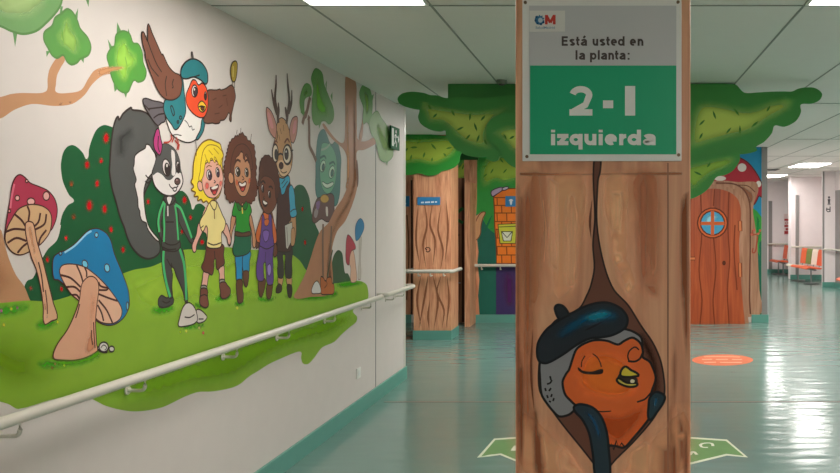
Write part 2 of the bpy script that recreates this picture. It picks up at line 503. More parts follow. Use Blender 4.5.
def front_rail(x0, x1, yw, z, label, ends=True, n=2, gap=.08, name='handrail'):
    """a rail along a wall whose face is at yw"""
    t = thing(name, ((x0+x1)/2, yw-gap, 0), label, 'handrail', 'cream handrails')
    bm = bmesh.new(); yr = yw-gap
    pts = [(x0, yw-.002, z), (x0, yr, z), (x1, yr, z), (x1, yw-.002, z)]
    tube(bm, bend(pts, .05), .022, 12); link('rail', bm, M_RAIL, t, smooth=True)
    for k in range(n):
        x = x0 + (x1-x0)*(k+.5)/n
        bm = bmesh.new(); tube(bm, bend([(x, yr, z-.015), (x, yr, z-.06), (x, yw-.001, z-.06)], .02), .01, 8)
        link('bracket', bm, M_RAIL, t, smooth=True)
    return t
front_rail(px_x(472, WB-.1), px_x(528, WB-.1), WB-.004, px_z(265.5, WB-.08), 'cream handrail in front of the painted brick and green wall', n=3)
front_rail(px_x(768, YF), 5.5, YF, .84, 'cream handrail on the far white wall behind the two farthest seats', n=3)
front_rail(BX2+.02, 5.5, 19.0, .84, 'cream handrail on the white wall behind the striped bench', n=2)
t = thing('handrail', (XR-.08, 14.8, 0), 'cream handrail on the right wall at the edge of view', 'handrail', 'cream handrails')
bm = bmesh.new(); tube(bm, bend([(CX+.02, 16.798, .86), (CX+.02, 16.72, .86), (XR-.08, 16.72, .86), (XR-.08, 12.0, .86), (XR-.001, 12.0, .86)], .05), .022, 10); link('rail', bm, M_RAIL, t, smooth=True)
for y in (12.6, 14.0, 15.4):
    bm = bmesh.new(); tube(bm, bend([(XR-.08, y, .845), (XR-.08, y, .8), (XR-.001, y, .8)], .02), .01, 8); link('bracket', bm, M_RAIL, t, smooth=True)

# ------------------------------------------------------------------ exit sign and socket on the left wall
c = [0]
t = thing('exit_sign', (WL, lw_y(391.6), px_z(150, lw_y(391.6))), 'small green exit sign with a white running figure on the left wall', 'sign')
y0, y1 = lw_y(387.4), lw_y(396); z0, z1 = px_z(149.5, (y0+y1)/2), px_z(127, (y0+y1)/2)
link('plate', bx(WL+.02, WL+.034, y0, y1, z0, z1, .002), pm((50,104,72), .8, var=0), t)
class Plane2(LeftWall):
    def uv(s, x, y): return (y0+(y1-y0)*x, z0+(z1-z0)*y)
    def p3(s, u, v, off): return (WL+.0345+off, u, v)
a = Part(Plane2(), [1]); W_ = (214,222,214)
a.f(W_, '.08 .12 .3 .12 .3 .9 .08 .9', False, True)
a.e(W_, .56, .8, .06, .08, ol=False); a.stroke(W_, '.54 .7 .5 .42 .62 .28 .58 .12', .014); a.stroke(W_, '.5 .42 .42 .26 .36 .26', .014); a.stroke(W_, '.54 .66 .66 .56 .74 .6', .012); a.stroke(W_, '.52 .66 .42 .6 .4 .5', .012)
a.f(W_, '.8 .3 .94 .5 .8 .7', False, True)
a.done('pictogram', t)
link('bracket', bx(WL+.0045, WL+.02, y0+.05, y1-.05, (z0+z1)/2-.04, (z0+z1)/2+.04), M_GREY, t)
t = thing('wall_socket', (WL, lw_y(358), px_z(377, lw_y(358))), 'small white socket plate low on the left wall near the corner', 'socket')
yy = lw_y(358); zz = px_z(373, yy)
link('plate', bx(WL, WL+.009, yy-.042, yy+.042, zz-.042, zz+.042, .003), pm((236,234,228), .4, var=0), t)
bm = bmesh.new(); tube(bm, [(WL+.009, yy, zz), (WL+.011, yy, zz)], .022, 16); link('outlet', bm, M_FRAME, t)

# ------------------------------------------------------------------ near pillar
M_PIL = wood_mat('painted_bark', [(0.25,(180,116,88)),(0.45,(210,146,112)),(0.6,(224,164,126)),(0.8,(236,184,148))], 11, .8, 1.2, .42)
PF = Facing(PD)
x0, x1 = px_x(515.5, PD), px_x(690.5, PD)
pil = thing('pillar', ((x0+x1)/2, PD+.29, 0), 'square pillar painted as a brown tree trunk with a robin in a hollow', 'pillar', kind='thing')
link('shaft', bx(x0, x1, PD, PD+.58, HB_, CEIL-.001, .004), M_PIL, pil)
link('base', bx(x0-.012, x1+.012, PD-.012, PD+.592, 0, HB_, .003), M_BASE, pil)
c = [2]
a = Part(PF, c, ink=(66,38,28), w=.006)
DK = (168,106,76)
for q, k in (('520 170 545 170 552 240 540 330 536 470 518 470',(188,125,91)),('625 168 664 168 668 250 664 320 650 300 632 240',(185,120,89)),('545 172 592 172 588 250 570 310 546 300',(230,170,129)),('600 176 632 172 634 250 650 320 640 320 612 270',(230,170,129)),('516 400 560 430 590 480 516 480',(224,163,123)),('640 440 690 400 690 480 612 480',(219,159,120)),('528 180 536 260 533 360 540 470 530 473 522 400 520 280',DK),('676 160 684 200 685 300 684 400 688 470 678 470 676 330 673 220',(150,96,73)),('550 160 560 210 556 300 548 290 546 200',(238,183,145)),('640 170 655 200 650 250 660 300 640 290 634 210',(183,118,89)),('612 180 624 190 622 250 636 300 618 280 608 220',(238,188,145)),('570 190 580 220 578 280 566 300 562 240',(228,174,136)),('536 410 546 440 550 480 538 480 532 440',(235,179,138)),('626 450 640 440 652 430 650 480 628 480',(221,163,123)),('660 410 668 430 672 480 658 480',(165,107,80)),('556 440 572 452 584 480 560 480',(226,170,132)),('658 200 662 220 662 330 656 340 655 260',(238,190,156)),('516 0 520 0 521 170 516 170',(145,96,71)),('682 0 690 0 690 160 682 160',(170,116,87))):
    a.soft(k, q, .14)
for q in ('592 200 590 222 591 238', '533 330 531 370 534 410'): a.stroke((107,60,42), q, .008, taper=True)
for q in ('543 200 546 230 544 262', '637 320 648 334 652 344', '606 362 604 362', '668 180 667.4 240 668 330'): a.stroke((221,170,136), q, .003)
a.soft((163,109,80), '520 172 560 172.6 640 172 682 171.6 682 175.6 640 175.6 560 176.4 520 176', .008)  # tape line below the sign, its shadow painted into the colour
for q in ('516 180 524 200 522 330 526 400 522 480 516 480', '680 200 690 190 690 480 682 480 686 380 680 300', '530 300 538 330 536 400 544 440 546 480 534 480 530 420', '672 330 678 360 676 430 680 480 668 480'):
    a.soft((140,84,60), q, .05)
a.done('bark_and_tape_shadow', pil, label='darker and lighter brown bark streaks with a painted tape shadow line')
link('bark_seam', bx(px_x(667.2,PD), px_x(668.6,PD), PD-.0016, PD, HB_, px_z(163,PD)), pm((150,104,82), .35, var=0), pil)
bm = bmesh.new()
a = Part(PF, [40], ink=(44,28,24), w=.0085)
a.f((112,68,54), '594.4 158 597 158 600.6 158 600 172 598 180 596.6 217.6 599.5 244.6 606 271.6 614 290 628 305 640.6 325 653 343 661 362 664.6 386 663 400 653 419 632.4 443 611 465 606 480 601 480 597.8 470 587.6 455.5 563 425 546.7 402.4 539.6 390 539 366 544 340 555 321 579 308.6 587 295 591 285 594.4 268 593 244.6 595 217.6 593.4 180', w=.006)
a.soft((70,40,32), '640 330 652 345 660 366 661 388 654 410 646 395 650 370 640 345', .03)
hol = a.done('tree_hollow', pil, label='dark painted hollow with a narrow crack above')
ctr = a.c
a = Part(PF, ctr, ink=(30,24,24), w=.008)
a.f((142,138,142), '540 362 547 350 563 345 600 330 624 329 634 332 641.4 338 642 350 636 368 600 400 576 409 569.3 414.4 559.5 416.4 553 411 546 402 541.5 394 540 378')
for q in ('550 376 551 380', '547 384 550 383 552 380', '545 388 546 391', '551 388 549 391', '547 395 548 398', '552 394 551 397', '549 401 551 402', '554 398 553 401'): a.stroke(None, q, .006)
a.f((226,104,48), '573 357.5 576 350 580 346 585.5 343 592 340.6 599.8 340 608 341 618 344.5 624 341 632 337.6 638 340.6 641.4 345 643 352 642.6 357 648 360.4 651 363.7 655.7 378 651.5 392 651 401 650.8 414.7 645 424 632.4 439 624 447.4 616 446 606 444 592 430 578 408 571 401 565 394 562.6 382 566 374 569 369.8')
a.soft((238,120,54), '580 352 600 346 625 352 640 372 640 395 615 405 585 398 572 384', .06)
a.soft((188,82,42), '590 410 620 412 648 400 648 415 632 436 618 446 606 440 596 425', .05)
a.stroke(None, '595 411 603 411.6 611 411', .004); a.stroke(None, '637 402 645 399 650.6 393', .006)
a.stroke(None, '606 442 609 448.6 611.6 444 613.4 449.6 616.6 440.6 618.6 447.6 621.6 443 624.6 447', .007, sharp=True)
rob = a.done('robin', pil, label='large orange faced painted robin with closed eyes peeking out of the pillar hollow')
a = Part(PF, ctr, ink=(30,24,24), w=.006)
a.f((40,26,22), '577.6 367.6 583 370.6 592 371.4 602.6 369 602.4 373.4 592 374.4 582 373', False)
a.stroke(None, '581.4 367 582 361 585 355.7', .004); a.stroke(None, '592.6 353.6 597 357 600 362 601.4 367', .004); a.cut('eyelid', rob)
a.stroke(None, '629 361.4 627.8 356 629.6 350.7 635 347 639 349.7', .005); a.stroke(None, '628 361 635 361.4 640 358.4 642.6 353', .007)
a.done('eyelid', rob)
a = Part(PF, ctr, ink=(30,24,24), w=.008)
a.f((52,42,36), '620.4 373 630 376 637 378 637 384 628 386 617.6 380', False)
a.f((222,196,64), '624.6 366.6 631 370 638.8 375 634 376.4 628 377 620.4 375'); a.f((214,190,84), '618.6 378 626 382.4 632 383 637.4 383.4 636 386 628 386.6 619.4 383.4 616.8 380')
a.f((230,220,190), '631 379.5 634.4 380 634 382.4 630.6 382.4', False)
a.done('beak', rob)
a = Part(PF, ctr, ink=(22,22,26), w=.008)
a.f((36,40,46), '559 318.6 554.8 309 556 305.6 559.5 304.6 564.4 307 568.6 314 567 318.6')
a.f((36,42,50), '539.5 361.4 537 353 538.6 341.4 547 329 558.6 320.5 568 315.7 581.4 308 594.8 303.3 608 302.6 621 308.5 627.5 318 625.4 327.5 612.7 335 600 337.4 590 338.4 577.6 344.3 562.4 354.8 547 363')
a.soft((30,76,104), '554 336 566 322 584 312 604 306 618 312 620 320 606 324 584 328 566 338', .05)
a.soft((44,126,146), '584 318 594 312 606 310 612 314 604 319 592 322', .03)
a.stroke(None, '586 330 594 326 602 322', .005)
a.done('beret', rob)
a = Part(PF, ctr, ink=(22,22,26), w=.008)
a.f((42,56,66), '574 406.5 581 404 593 407.5 601.7 417.3 606.6 431 608.6 447 609 480 597 480 592.9 454.6 589 433 582 419 575 411.4')
a.soft((48,78,104), '584 410 592 412 599 422 602 436 598 440 592 426', .02)
a.f((42,60,70), '655.7 391.8 664.6 395.7 663.6 402 657 412 650 420 648 415.4 648.6 405 649.6 398'); a.soft((52,88,112), '654 396 659 398 657 406 653 408', .012)
a.done('scarf', rob)

# floor sign on the pillar
SF = PD - .012
SP = Facing(SF)
def fbox(x0, x1, y0, y1, d, th, bev=0): return bx(px_x(x0, d), px_x(x1, d), d, d+th, px_z(y1, d), px_z(y0, d), bev)
sign = thing('floor_sign', (px_x(601, SF), SF, px_z(161, SF)), 'square green and white floor sign screwed to the near pillar', 'sign')
link('backing_plate', fbox(522.3, 681.6, -3, 161, SF, .0115, .001), pm((236,230,226), .25, var=0), sign)
link('print', fbox(529, 676.3, 5.6, 154.3, SF-.001, .0012), pm((202,198,199), .3, var=0), sign)
link('green_field', fbox(530, 676.3, 65.5, 154.3, SF-.0016, .0008), pm((40,168,122), .3, var=0), sign, label='green lower field')
M_TXT = pm((78,68,66), .5, var=0); M_WT = pm((226,220,216), .4, var=0)
TP = Facing(SF - .0018)
def line_of(name, c, base, xh, t, glyphs, label):
    a = Part(TP, [2]); a.letters(c, base, xh, t, glyphs); a.done(name, sign, label=label)
TX, WX = (82,70,68), (238,232,228)
line_of('lettering', TX, 45.8, 6.95, 1.95, [('E',561.7,567.8),('s',569.4,575.1),('t',576,579.6),('á',580.8,587),('u',592.6,598.2),('s',599.6,605.4),('t',606.2,609.8),('e',610.9,617),('d',618.2,624.6),('e',629.8,636),('n',637.6,643.4)], 'dark grey line of lettering')
line_of('lettering', TX, 59.7, 6.95, 1.95, [('l',575.6,577.4),('a',579,585),('p',590,596.2),('l',597.9,599.7),('a',601,607),('n',608.4,614),('t',614.9,618.5),('a',619.5,625.5),(':',627.6,629.6)], 'dark grey line of lettering')
a = Part(TP, [2]); a.letters(WX, 115.6, 21.6, 6.4, [('2',569.4,592.4)]); a.f(WX, '603 100.4 613.2 100.4 613.2 108.2 603 108.2', False, True); a.f(WX, '625 86 635.2 86 635.2 115.6 625 115.6', False, True)
a.done('large_lettering', sign, label='large white characters')
line_of('lettering', WX, 145.2, 11.3, 4.1, [('i',551,555.2),('z',557.2,568.4),('q',570.2,582.6),('u',584.4,596.4),('i',598.6,602.8),('e',604.8,617),('r',619.2,626.8),('d',628.2,641),('a',643,655.6)], 'bold white lettering')
link('logo_card', fbox(529.4, 565, 10.6, 31.6, SF-.002, .0009), pm((226,220,214), .35, var=0), sign)
a = Part(Facing(SF-.0021), [1])
a.e((60,120,160), 539.6, 19.8, 5, 5, ol=False); a.e((190,206,214), 540.4, 20.2, 2.3, 2.5, ol=False)
for k in range(7):
    t_ = -1.2 + k*.62; a.e((226,220,214), 539.6+4.6*math.cos(t_), 19.8-4.6*math.sin(t_), .8, .8, ol=False)
for k, (x, y) in enumerate(((536.4,17),(535.6,20.6),(537.4,23.4),(541,24.2),(543.4,22.4))): a.e((34,86,128), x, y, 1.1, 1.1, ol=False)
a.done('emblem', sign, label='blue round emblem')
Part(Facing(SF-.0022), [2]).letters((206,66,56), 24.4, 6.9, 2.7, [('M',545,555.6)]).done('emblem_letter', sign, label='red letter M')
link('logo_lettering', text_bm('SaludMadrid', 535.6, 554.8, 26.4, 28.8, Facing(SF-.0021), .0003, .01), pm((120,150,176), .4, var=0), sign)
for x, y in ((525.4,2.6),(678,2.2),(527,156.6),(678.6,155)):
    bm = bmesh.new(); xx, zz = px_x(x, SF), px_z(y, SF)
    tube(bm, [(xx, SF, zz), (xx, SF-.003, zz), (xx, SF-.004, zz)], .0055, 12); link('screw', bm, pm((120,96,76), .35, metal=.6, var=0), sign, smooth=True)
# ------------------------------------------------------------------ the mural on the left wall
LWP = LeftWall()
mural = thing('woodland_mural', (WL, 4.5, 0.0), 'big woodland mural of children, animals and toadstools painted on the left wall', 'mural')
def fig(base): return [base]
def P(c, **k): return Part(LWP, c, **k)
SKIN, SKIN2, SKIN3 = (226,170,152), (196,140,104), (112,66,46)

# bushes
c = fig(1)
DG = (20,86,46)
a = P(c); a.f(DG, '61 163 63 153 67 147 72 145 77 147 83 153 87 159 89 149 92 139 97 129 104 125 112 127 130 135 150 160 166 200 168 250 162 275 120 290 60 310 30 306 24 290 27 281 33 278 40 262 43 257 48 249 57 240 61 225 60 225 62.5 214 68 205 74 201 69 195 63 182 61 170', ol=False)
bush = a.done('berry_bush', mural, label='large dark green painted bush with red berries behind the blue toadstool')
b = P(c)
for x, y, rx, ry in ((106,138,3.6,6),(87,164.6,3,4.6),(101,161,2.3,3.4),(97,183.6,2.6,4.4),(89.3,205.7,3.8,6.4),(104.6,209,3,5.4),(111,229.5,2.4,4),(66,238,2.2,3.2),(123,249.5,2.4,4),(47.3,259.6,2.4,3.6),(30.7,288,1.8,2.8),(61.6,289,2.2,3.4)):
    b.soft((164,34,36), [(x+rx*1.15*math.cos(t*.7), y+ry*1.15*math.sin(t*.7)) for t in range(9)], 0.03); b.cut('berry', bush)
for x, y, r in ((71.4,184,3),(73.6,217,3)): b.soft((120,70,40), [(x+r*math.cos(t*.7), y+r*1.4*math.sin(t*.7)) for t in range(9)], 0.03); b.cut('berry', bush)
a = P(c); a.f(DG, '143 190 147 189.5 152 194.5 154 202 154 209 157.5 210 165 206 171 199 175 194.5 178 191.6 182.6 191 187.6 196 191 204.5 192.7 209.6 195.5 205 200 203.5 204 206 207 210 212 225 214 240 214 254 180 256 150 262 142 240', ol=False)
bush2 = a.done('berry_bush', mural, label='dark green painted bush between the grey squirrel and the blond boy')
b = P(c)
for x, y, rx, ry in ((148,201.7,2.2,3.6),(184.5,200,2.8,4.6),(190.5,217.5,2,3.4),(182,231.5,2,3.4),(202,242,2.6,3.4)):
    b.soft((160,36,38), [(x+rx*1.15*math.cos(t*.7), y+ry*1.15*math.sin(t*.7)) for t in range(9)], 0.03); b.cut('berry', bush2)
a = P(c); a.f((36,88,56), '285 200 293 190 296 186 299.4 184.6 303.6 186 307 191.4 309.5 198.6 310.7 208 312.4 216.4 316 226 319 233 317 245 312 262 307 272 300 262 290 256 284 240', ol=False)
bush3 = a.done('berry_bush', mural, label='dark green painted bush between the deer and the tall brown tree')
b = P(c)
for x, y in ((302.4,209),(305,242.5)): b.soft((170,50,44), [(x+1.7*math.cos(t*.7), y+4*math.sin(t*.7)) for t in range(9)], 0.03); b.cut('berry', bush3)
P(c).f((58,86,58), '330 286 331.8 263 333.5 256 336 251.7 338.5 250 342 253 343.5 263 345 273 347.6 273.4 350 278 351 284', ol=False).done('small_bush', mural, label='small plain dark green painted bush right of the brown tree trunk')

# the tree that reaches in from the left edge
c = fig(6)
BK = (188,138,100)
a = P(c); a.f(BK, '-150 130 -60 200 -25 222 0 229 3.6 240 9 259 16 275 24 286 29 298 31 304 0 306 -60 312 -150 318', ol=False)
a.soft((150,104,72), '-60 205 -10 231 6 262 20 290 10 300 -30 306 -80 306', 0.18)
a.f(BK, '-150 120 -90 128 -40 124 0 118.7 14 110 32 104 54 106 72 104 84.5 95 92 84.5 102.5 75.5 111.5 73.7 122 70 124 66.5 108 66.5 95 70 88 79 81 90 68 93 56 92 56 84 57 75.5 61 67 65 59 60 55 50 68 47.5 79 47 90 41 93 21.6 93 11 94 0 97 -40 100 -150 80', ol=False)
a.soft((150,96,64), '-60 118 0 116 14 108 34 102 55 103 72 101 70 104.5 54 106 32 104.5 12 111 -40 122', 0.05)
tree = a.done('leaning_tree', mural, label='tan painted tree at the left edge whose branch carries three green leaf clusters')
LG, LY = (88,150,66), (150,190,92)
def leaf(c, pts, spikes, mid, g=LG, y=LY, label=None, name='leaf_cluster', parent=None, w=0.14):
    a = P(c)
    for s in spikes: a.f((96,146,84), s, ol=False, sharp=True)
    a.f(g, pts, ol=(84,132,64), w=0.008)
    for m in mid: a.soft(y, m, w)
    return a.done(name, parent, label=label)
leaf(c, '-60 8 -30 20 -15 24 0 26 11 31 23 34 36 31 46 23 57 11 61.5 2 62 -10 50 -32 20 -42 -20 -40 -50 -20', ['12.5 31 15 47 17.5 32', '60 8 61 18 63 6'], ['-30 5 0 18 25 22 45 10 48 -8 20 -25 -20 -20'], (110,158,92), (170,192,132), 'pale green leaf cluster cut off by the top left corner', parent=tree)
leaf(c, '66 -30 82 -42 100 -32 102 -14 92 -4 78 -3 68 -12', ['84 -5 88.5 7 89.5 -6'], ['74 -26 90 -32 94 -16 80 -10'], (110,158,92), (160,190,122), parent=tree)
leaf(c, '61.6 13.4 67 9 72 11.6 77 20 80 28.6 87.5 37.5 90.7 47 88 55 80 59 77 62.5 71.4 64.6 67 61.6 63 55 57 58 52 55 48 48 44 40 44.6 32 52 26 55 18 59 15', ['75 15 78 8 77.5 19', '59.5 14 61 4 63 13', '46 51 46.5 57 50 51', '80 58 83.5 63 84 57'], ['63 18 70 16 74 26 78 36 82 46 76 56 66 50 58 46 52 40 58 30'], LG, (150,186,96), 'green leaf cluster at the tip of the upper short branch', parent=tree)
leaf(c, '116 35 123 31 129.5 34 133 43 138 44 142 52 143 62.5 146 71 144 79.5 138 82 134 80 131 85 127.6 92 122 92 117 88 111.5 77 109 65 107 56 111.5 47.5 114.5 46', ['116.5 33 117 22 121.5 32', '127.5 35 128 28 130.5 36', '110 52 107.5 39 114 50', '113.5 84 114.5 92 118 88', '123 91 125.8 98 127.5 91'], ['118 38 126 38 130 48 137 52 138 66 132 72 126 84 118 80 114 66 113 54'], (84,152,62), (152,196,84), 'bright green leaf cluster at the tip of the long branch', parent=tree)
a = P(c); a.soft(BK, '100 77 112 73 121 71 126 68 121 65 110 65.5 98 69', 0.03); a.cut('branch_tip', tree)
for q in ('62 30 63.5 43', '76 42 79.5 54', '125 57 127 66', '132 66 137 76'): a.stroke((90,142,60), q, 0.03, taper=True); a.cut('leaf_vein', tree)

# grass
c = fig(30)
GR = (134,172,48)
a = P(c); a.f(GR, '-150 300 -60 304 0 303 15 301.5 28 300.5 45 301.5 54 300.5 68 296.5 90 288 110 280 123 273.5 135 269.5 150 267 162 262 183 250 205 250 222 247 244 249 262 250 280 249 292 254.5 300 261 306 270 318 281 333 283.5 352 281 360 281 366 284 368 290 368 298 363 304 354 309 353 312 357 317 356 322 350 327 342 334 334 342 322 347.5 314 358 308 364 303 363.5 301 358 301 352 294 353 282 358 269 364 258 371 249 376.5 240 384 231 388 212 391.5 198 392 184 397 163 407 143 411 127 411 106 406 94 400 82 394 50 400 18 409 8 404 -10 400 -60 404 -150 420', ol=False)
a.soft((108,142,32), '-150 304 -60 312 0 318 40 330 70 352 60 380 30 398 0 402 -60 404 -150 418', 0.4)
a.soft((110,152,36), '80 392 120 374 180 356 260 330 330 312 350 312 352 322 330 338 300 348 270 360 230 384 190 392 140 407', 0.14)
a.soft((150,184,64), '130 274 160 264 186 254 244 252 282 258 300 270 296 284 250 304 190 310 140 320 128 300', 0.25)
grass = a.done('grass', mural, label='bright green painted lawn under the figures with a wavy lower edge')
a = P(c)
for q in ('-10 306 8 302 28 302 32 308 20 316 0 320 -10 318', '34 324 42 318 56 318 60 323 50 330 38 332', '36 362 52 358 76 358 96 354 104 356 84 366 60 370 42 370', '150 308 160 304 174 304 176 310 164 316 152 315', '178 326 196 323 206 323 204 328 190 331 180 330', '216 296 224 293 232 294 230 300 220 303 214 301', '234 302 242 300 246 302 242 307 235 307', '192 302 204 304 210 306 206 310 196 308', '258 296 268 297 276 296 274 301 264 303 256 300', '284 294 294 296 302 294 312 292 330 294 336 290 338 296 324 301 300 302 286 299', '335 284 346 280 358 280 364 283 356 287 342 289'):
    a.soft((70,150,44), q, 0.07); a.cut('grass_tuft', grass)
a = P(c)
for x, y, col in ((1,311,(176,80,150)),(11,309,(190,190,60)),(17,308,(150,90,110)),(3.5,325,(214,200,70)),(57.5,322,(196,196,60)),(55,364,(170,120,90)),(64,365,(220,214,80)),(52,368,(150,90,70)),(203,333,(190,90,90)),(199,328,(190,170,120)),(186,331,(206,206,90)),(237,308,(206,206,90)),(180,332,(160,190,60))):
    a.soft(col, [(x+1.7*math.cos(t*.8), y+2.6*math.sin(t*.8)) for t in range(8)], 0.02); a.cut('flower', grass)

# toadstools
INKB = (74,34,28)
def PB(c): return Part(LWP, c, ink=INKB, w=.0048)
c = fig(50)
TAN = (208,164,128)
b = a = PB(c); b.f((172,50,76), '4.5 233 7 216 10 198 11.6 186 15 177.7 19.6 174.6 25 177.7 30 183 39 186.6 48 191 54.5 199 57 209 55.7 219.6 52 228.6 50 231 43 241 38 246 30 250 22 252 10 248 4.5 240')
for x, y, rx, ry in ((17,198,2.3,2.7),(30.7,201.6,3.9,3.6),(46,196,3.3,4.4),(26.4,181,1.3,1.6),(9,211,1.3,1.7)): b.e((222,168,160), x, y, rx, ry)
b.stroke((214,110,130), '14 184 11.5 196 10 208', 0.008)
t1 = b.done('red_toadstool', mural, label='red capped painted toadstool with white spots at the far left')
b = PB(c); b.f((206,166,124), '5 234 8 225 11 219.6 15 213 19.6 208 30 204.5 41 205.7 48 210 51 216 51 225 49 233 43 241.5 38 246 28.6 252 19.6 255 11.6 252 5.5 243')
for q in ('14 214 21 220 25 226', '27 206 29 212 28 221', '5 232 14 229 26 230', '7 243 16 238 26 241', '17 253 22 247 27 243', '40 213 38 222 32 228', '46 214 44 224 34 230', '38 246 40 238 46 230'): b.stroke(None, q, 0.008)
b.done('gills', t1)
b = PB(c); b.f((214,166,132), '25 223.6 28.6 221.4 33 223.6 36.6 241.4 42 259 47 279 53 303 57 318 51 321 44 324 43 308 40.7 290 36 270 31 257.5 26 238')
b.soft((188,140,106), '27 228 31 226 37 262 43 290 48 318 45 318 40 285 33 255', 0.04)
b.stroke(None, '38 262 41 275 43 292', 0.006); b.stroke(None, '45 290 46.6 304 47 314', 0.005); b.done('stem', t1)

c = fig(90)
a = PB(c); a.f((26,122,172), '52 266.4 53.6 256.6 60 252 66 250 77 241.4 87.5 230.7 96.4 228.4 105 232.5 110 239.6 114 254 121.4 271.8 127.7 289.6 129 302 128.4 308 124 316.8 116 323.6 107 325.5 96.4 321 85 306 77 299.5 66 287 58 280 53.6 279')
for x, y, rx, ry, ro in ((96,235,1.7,2.5,0),(84.5,264,2.7,4,-20),(106.6,268,2.6,4.1,-8),(60,253.4,1.4,1.8,0),(127,306,1.2,4,0)): a.e((110,190,214), x, y, rx, ry, ro)
a.stroke((150,206,226), '64 252.5 74 246 86 234 91 231', 0.008)
t2 = a.done('blue_toadstool', mural, label='large blue capped painted toadstool with pale blue spots')
b = PB(c); b.f((224,176,148), '59 272 61.6 265.5 71.4 264 84 267 96.4 276 107 287 116 299 121.4 309.6 119.6 318.6 111.6 323.6 100 322 92 315 77 299.5 71.4 295 64 284')
for q in ('60 275 70 278 80 287', '66 287 74 287 80 292', '71 295 76 295 79 299', '76 265 80 274 83 284', '84 267 86 272 86 277', '98 290 106 290 108 288', '98 294 108 298 117 301', '98 300 106 310 112 323', '97 305 101 313 103 321', '107 288 100 286 98 282'): b.stroke(None, q, 0.008)
b.done('gills', t2)
b = PB(c); b.f((214,160,130), '82 282.5 87.5 277 93 276.8 97.3 281.6 98.2 290 96.4 304 95 322 96 343.6 96.6 351 84 358 71.4 360.5 60 360 53.6 358.8 52.7 354 57 343.6 66 331 73 316.8 78.6 300.7 80 290')
b.soft((192,136,106), '90 290 95 300 93 330 95 350 84 354 88 330', 0.05)
b.soft((90,150,40), '52 362 60 359 76 359 88 355 98 350 100 356 84 364 60 367', 0.03)
for q in ('93 322 93.5 336 94.5 348', '91 330 91 338 92 345', '79 304 77 312 75 318'): b.stroke(None, q, 0.006)
b.done('stem', t2)
c = fig(140)
b = P(c); b.e((206,202,196), 111, 349, 2.6, 2.8); b.f((206,202,196), '97 347.5 100 347 106 350 106 352.5 99 351'); b.e((214,210,206), 103, 347, 4.6, 4.9); b.stroke(None, '100 348 103 345 106 348 104 350', 0.004)
b.done('snail', mural, label='little white painted snail at the foot of the blue toadstool')
c = fig(140)
b = P(c); b.f((206,196,188), '196 310 200 310 205 314.5 206.5 317.4 203 321.7 196.8 322.4'); b.f((210,200,192), '178 326 178.8 318.9 181.7 308.8 185 303.8 189 302.8 193 306 195.7 311.7 196.8 320 193 324 184.5 326.3')
b.stroke(None, '184 317 189 317.5 194 314.5'); b.stroke(None, '198 319 203 319')
b.done('boulders', mural, label='two pale grey painted stones at the foot of the squirrel')

# squirrel
c = fig(40)
GY = (82,82,80); WH = (222,214,210); SUIT = (70,68,64); SGR = (70,178,106)
a = P(c); a.f(GY, '109.6 164.6 111 143 113 128.7 115 121 118 116.5 118.6 120 123 113.6 131 107.5 132 109.8 140.5 110.8 147.6 114 154 121 158 126 158 140 155 160 154 172 150 182 144 195 144 215 148 228 154 236 159 241.5 159.6 251.6 154.6 257 147.4 258.8 140 256 131.6 247 127 237 124 227 121.5 221 118.7 213 115.8 201.7 112 188.7 109.3 171.5', w=0.009)
a.soft((70,70,68), '114 138 124 128 138 126 144 134 134 142 126 156 120 172 114 164', 0.2)
sqo = a.done('squirrel', mural, label='grey and white painted squirrel in a dark tracksuit with green stripes and a huge curled tail')
b = P(c); b.f(WH, '146 144.5 149 145 151.7 148.9 155 154.6 156 165 153 172 149.6 176 146 181.6 143.8 190 143.8 200 146 217.5 149.6 228 158 238.7 159 241.5 154.6 238.7 149 231.5 147 227.5 146 223 142 221 140 216 139.5 211 138 207.4 137.5 199 136 191.6 134.5 184.4 136 180 135 175.8 133 168.6 134 164 134.7 156 139 151.7 145 148')
b.done('tail_lining', sqo)
c = fig(60)
b = P(c); b.f(SUIT, '158.7 306 158 301 158.7 298 161.5 295.4 166.6 298 171.6 296 173 303 168.7 306 163 307.6')
b.stroke(None, '162 301 166 303 170 301'); b.done('shoe', sqo)
b = P(c); b.f(SUIT, '162.5 249 161.8 263 163 274 166 287.5 169.5 298.7 172 297 171.6 287.5 172.2 275 172 267 176 276 180 285 183 293 185 302 187.4 302 186.8 287.5 186 277.5 184.8 263 180.5 248')
b.stroke(SGR, '163.4 251 163 263 166 283 170 297', 0.016); b.stroke(SGR, '179.5 249 183.6 263 185.4 281 186.2 300', 0.017)
b.stroke(None, '166.5 259 171.6 267 171 263'); b.done('trousers', sqo)
b = P(c); b.f(SUIT, '164 198 161 205 158 213 156.5 222 157.5 230 160 238 163 244 165 238 162 230 161 222 164 210')
b.f(SUIT, '174 202 179 205 182 210 185 217.5 188 227.5 192.5 238 194 242 190.5 243 186 236 182 229 178 220')
b.f(SUIT, '164.6 197 170 199 174.5 199 177 208 178.5 220 178 231.5 179.7 241 180 247 176 251 168 251 162.5 249 161 243 162 234 163 222 162.5 210')
for q in ('161 240 168 244.5 175 244.5 180 241', '162 247 168 249.5 176 249', '165.5 222 173.5 222'): b.stroke(None, q)
b.stroke(SGR, '163.5 201.5 159.5 212 158 222 159 232', 0.014); b.stroke(SGR, '164.6 203 163.6 214 164 228 163.6 242', 0.012)
b.stroke(SGR, '175 204.5 180 208 184 217 188 228 191.5 238', 0.014); b.stroke(SGR, '174.6 205 176 214 177 226 178 240', 0.012)
b.stroke(WH, '167.4 206 167.6 216', 0.008)
b.f(SUIT, '163.5 197.5 166 196 169.5 198 172.5 196.5 175 198.5 173 203 169 205 165.5 203'); b.f(WH, '166.5 197 171.5 197 169.6 204.5 168 204.5')
b.done('tracksuit_top', sqo)
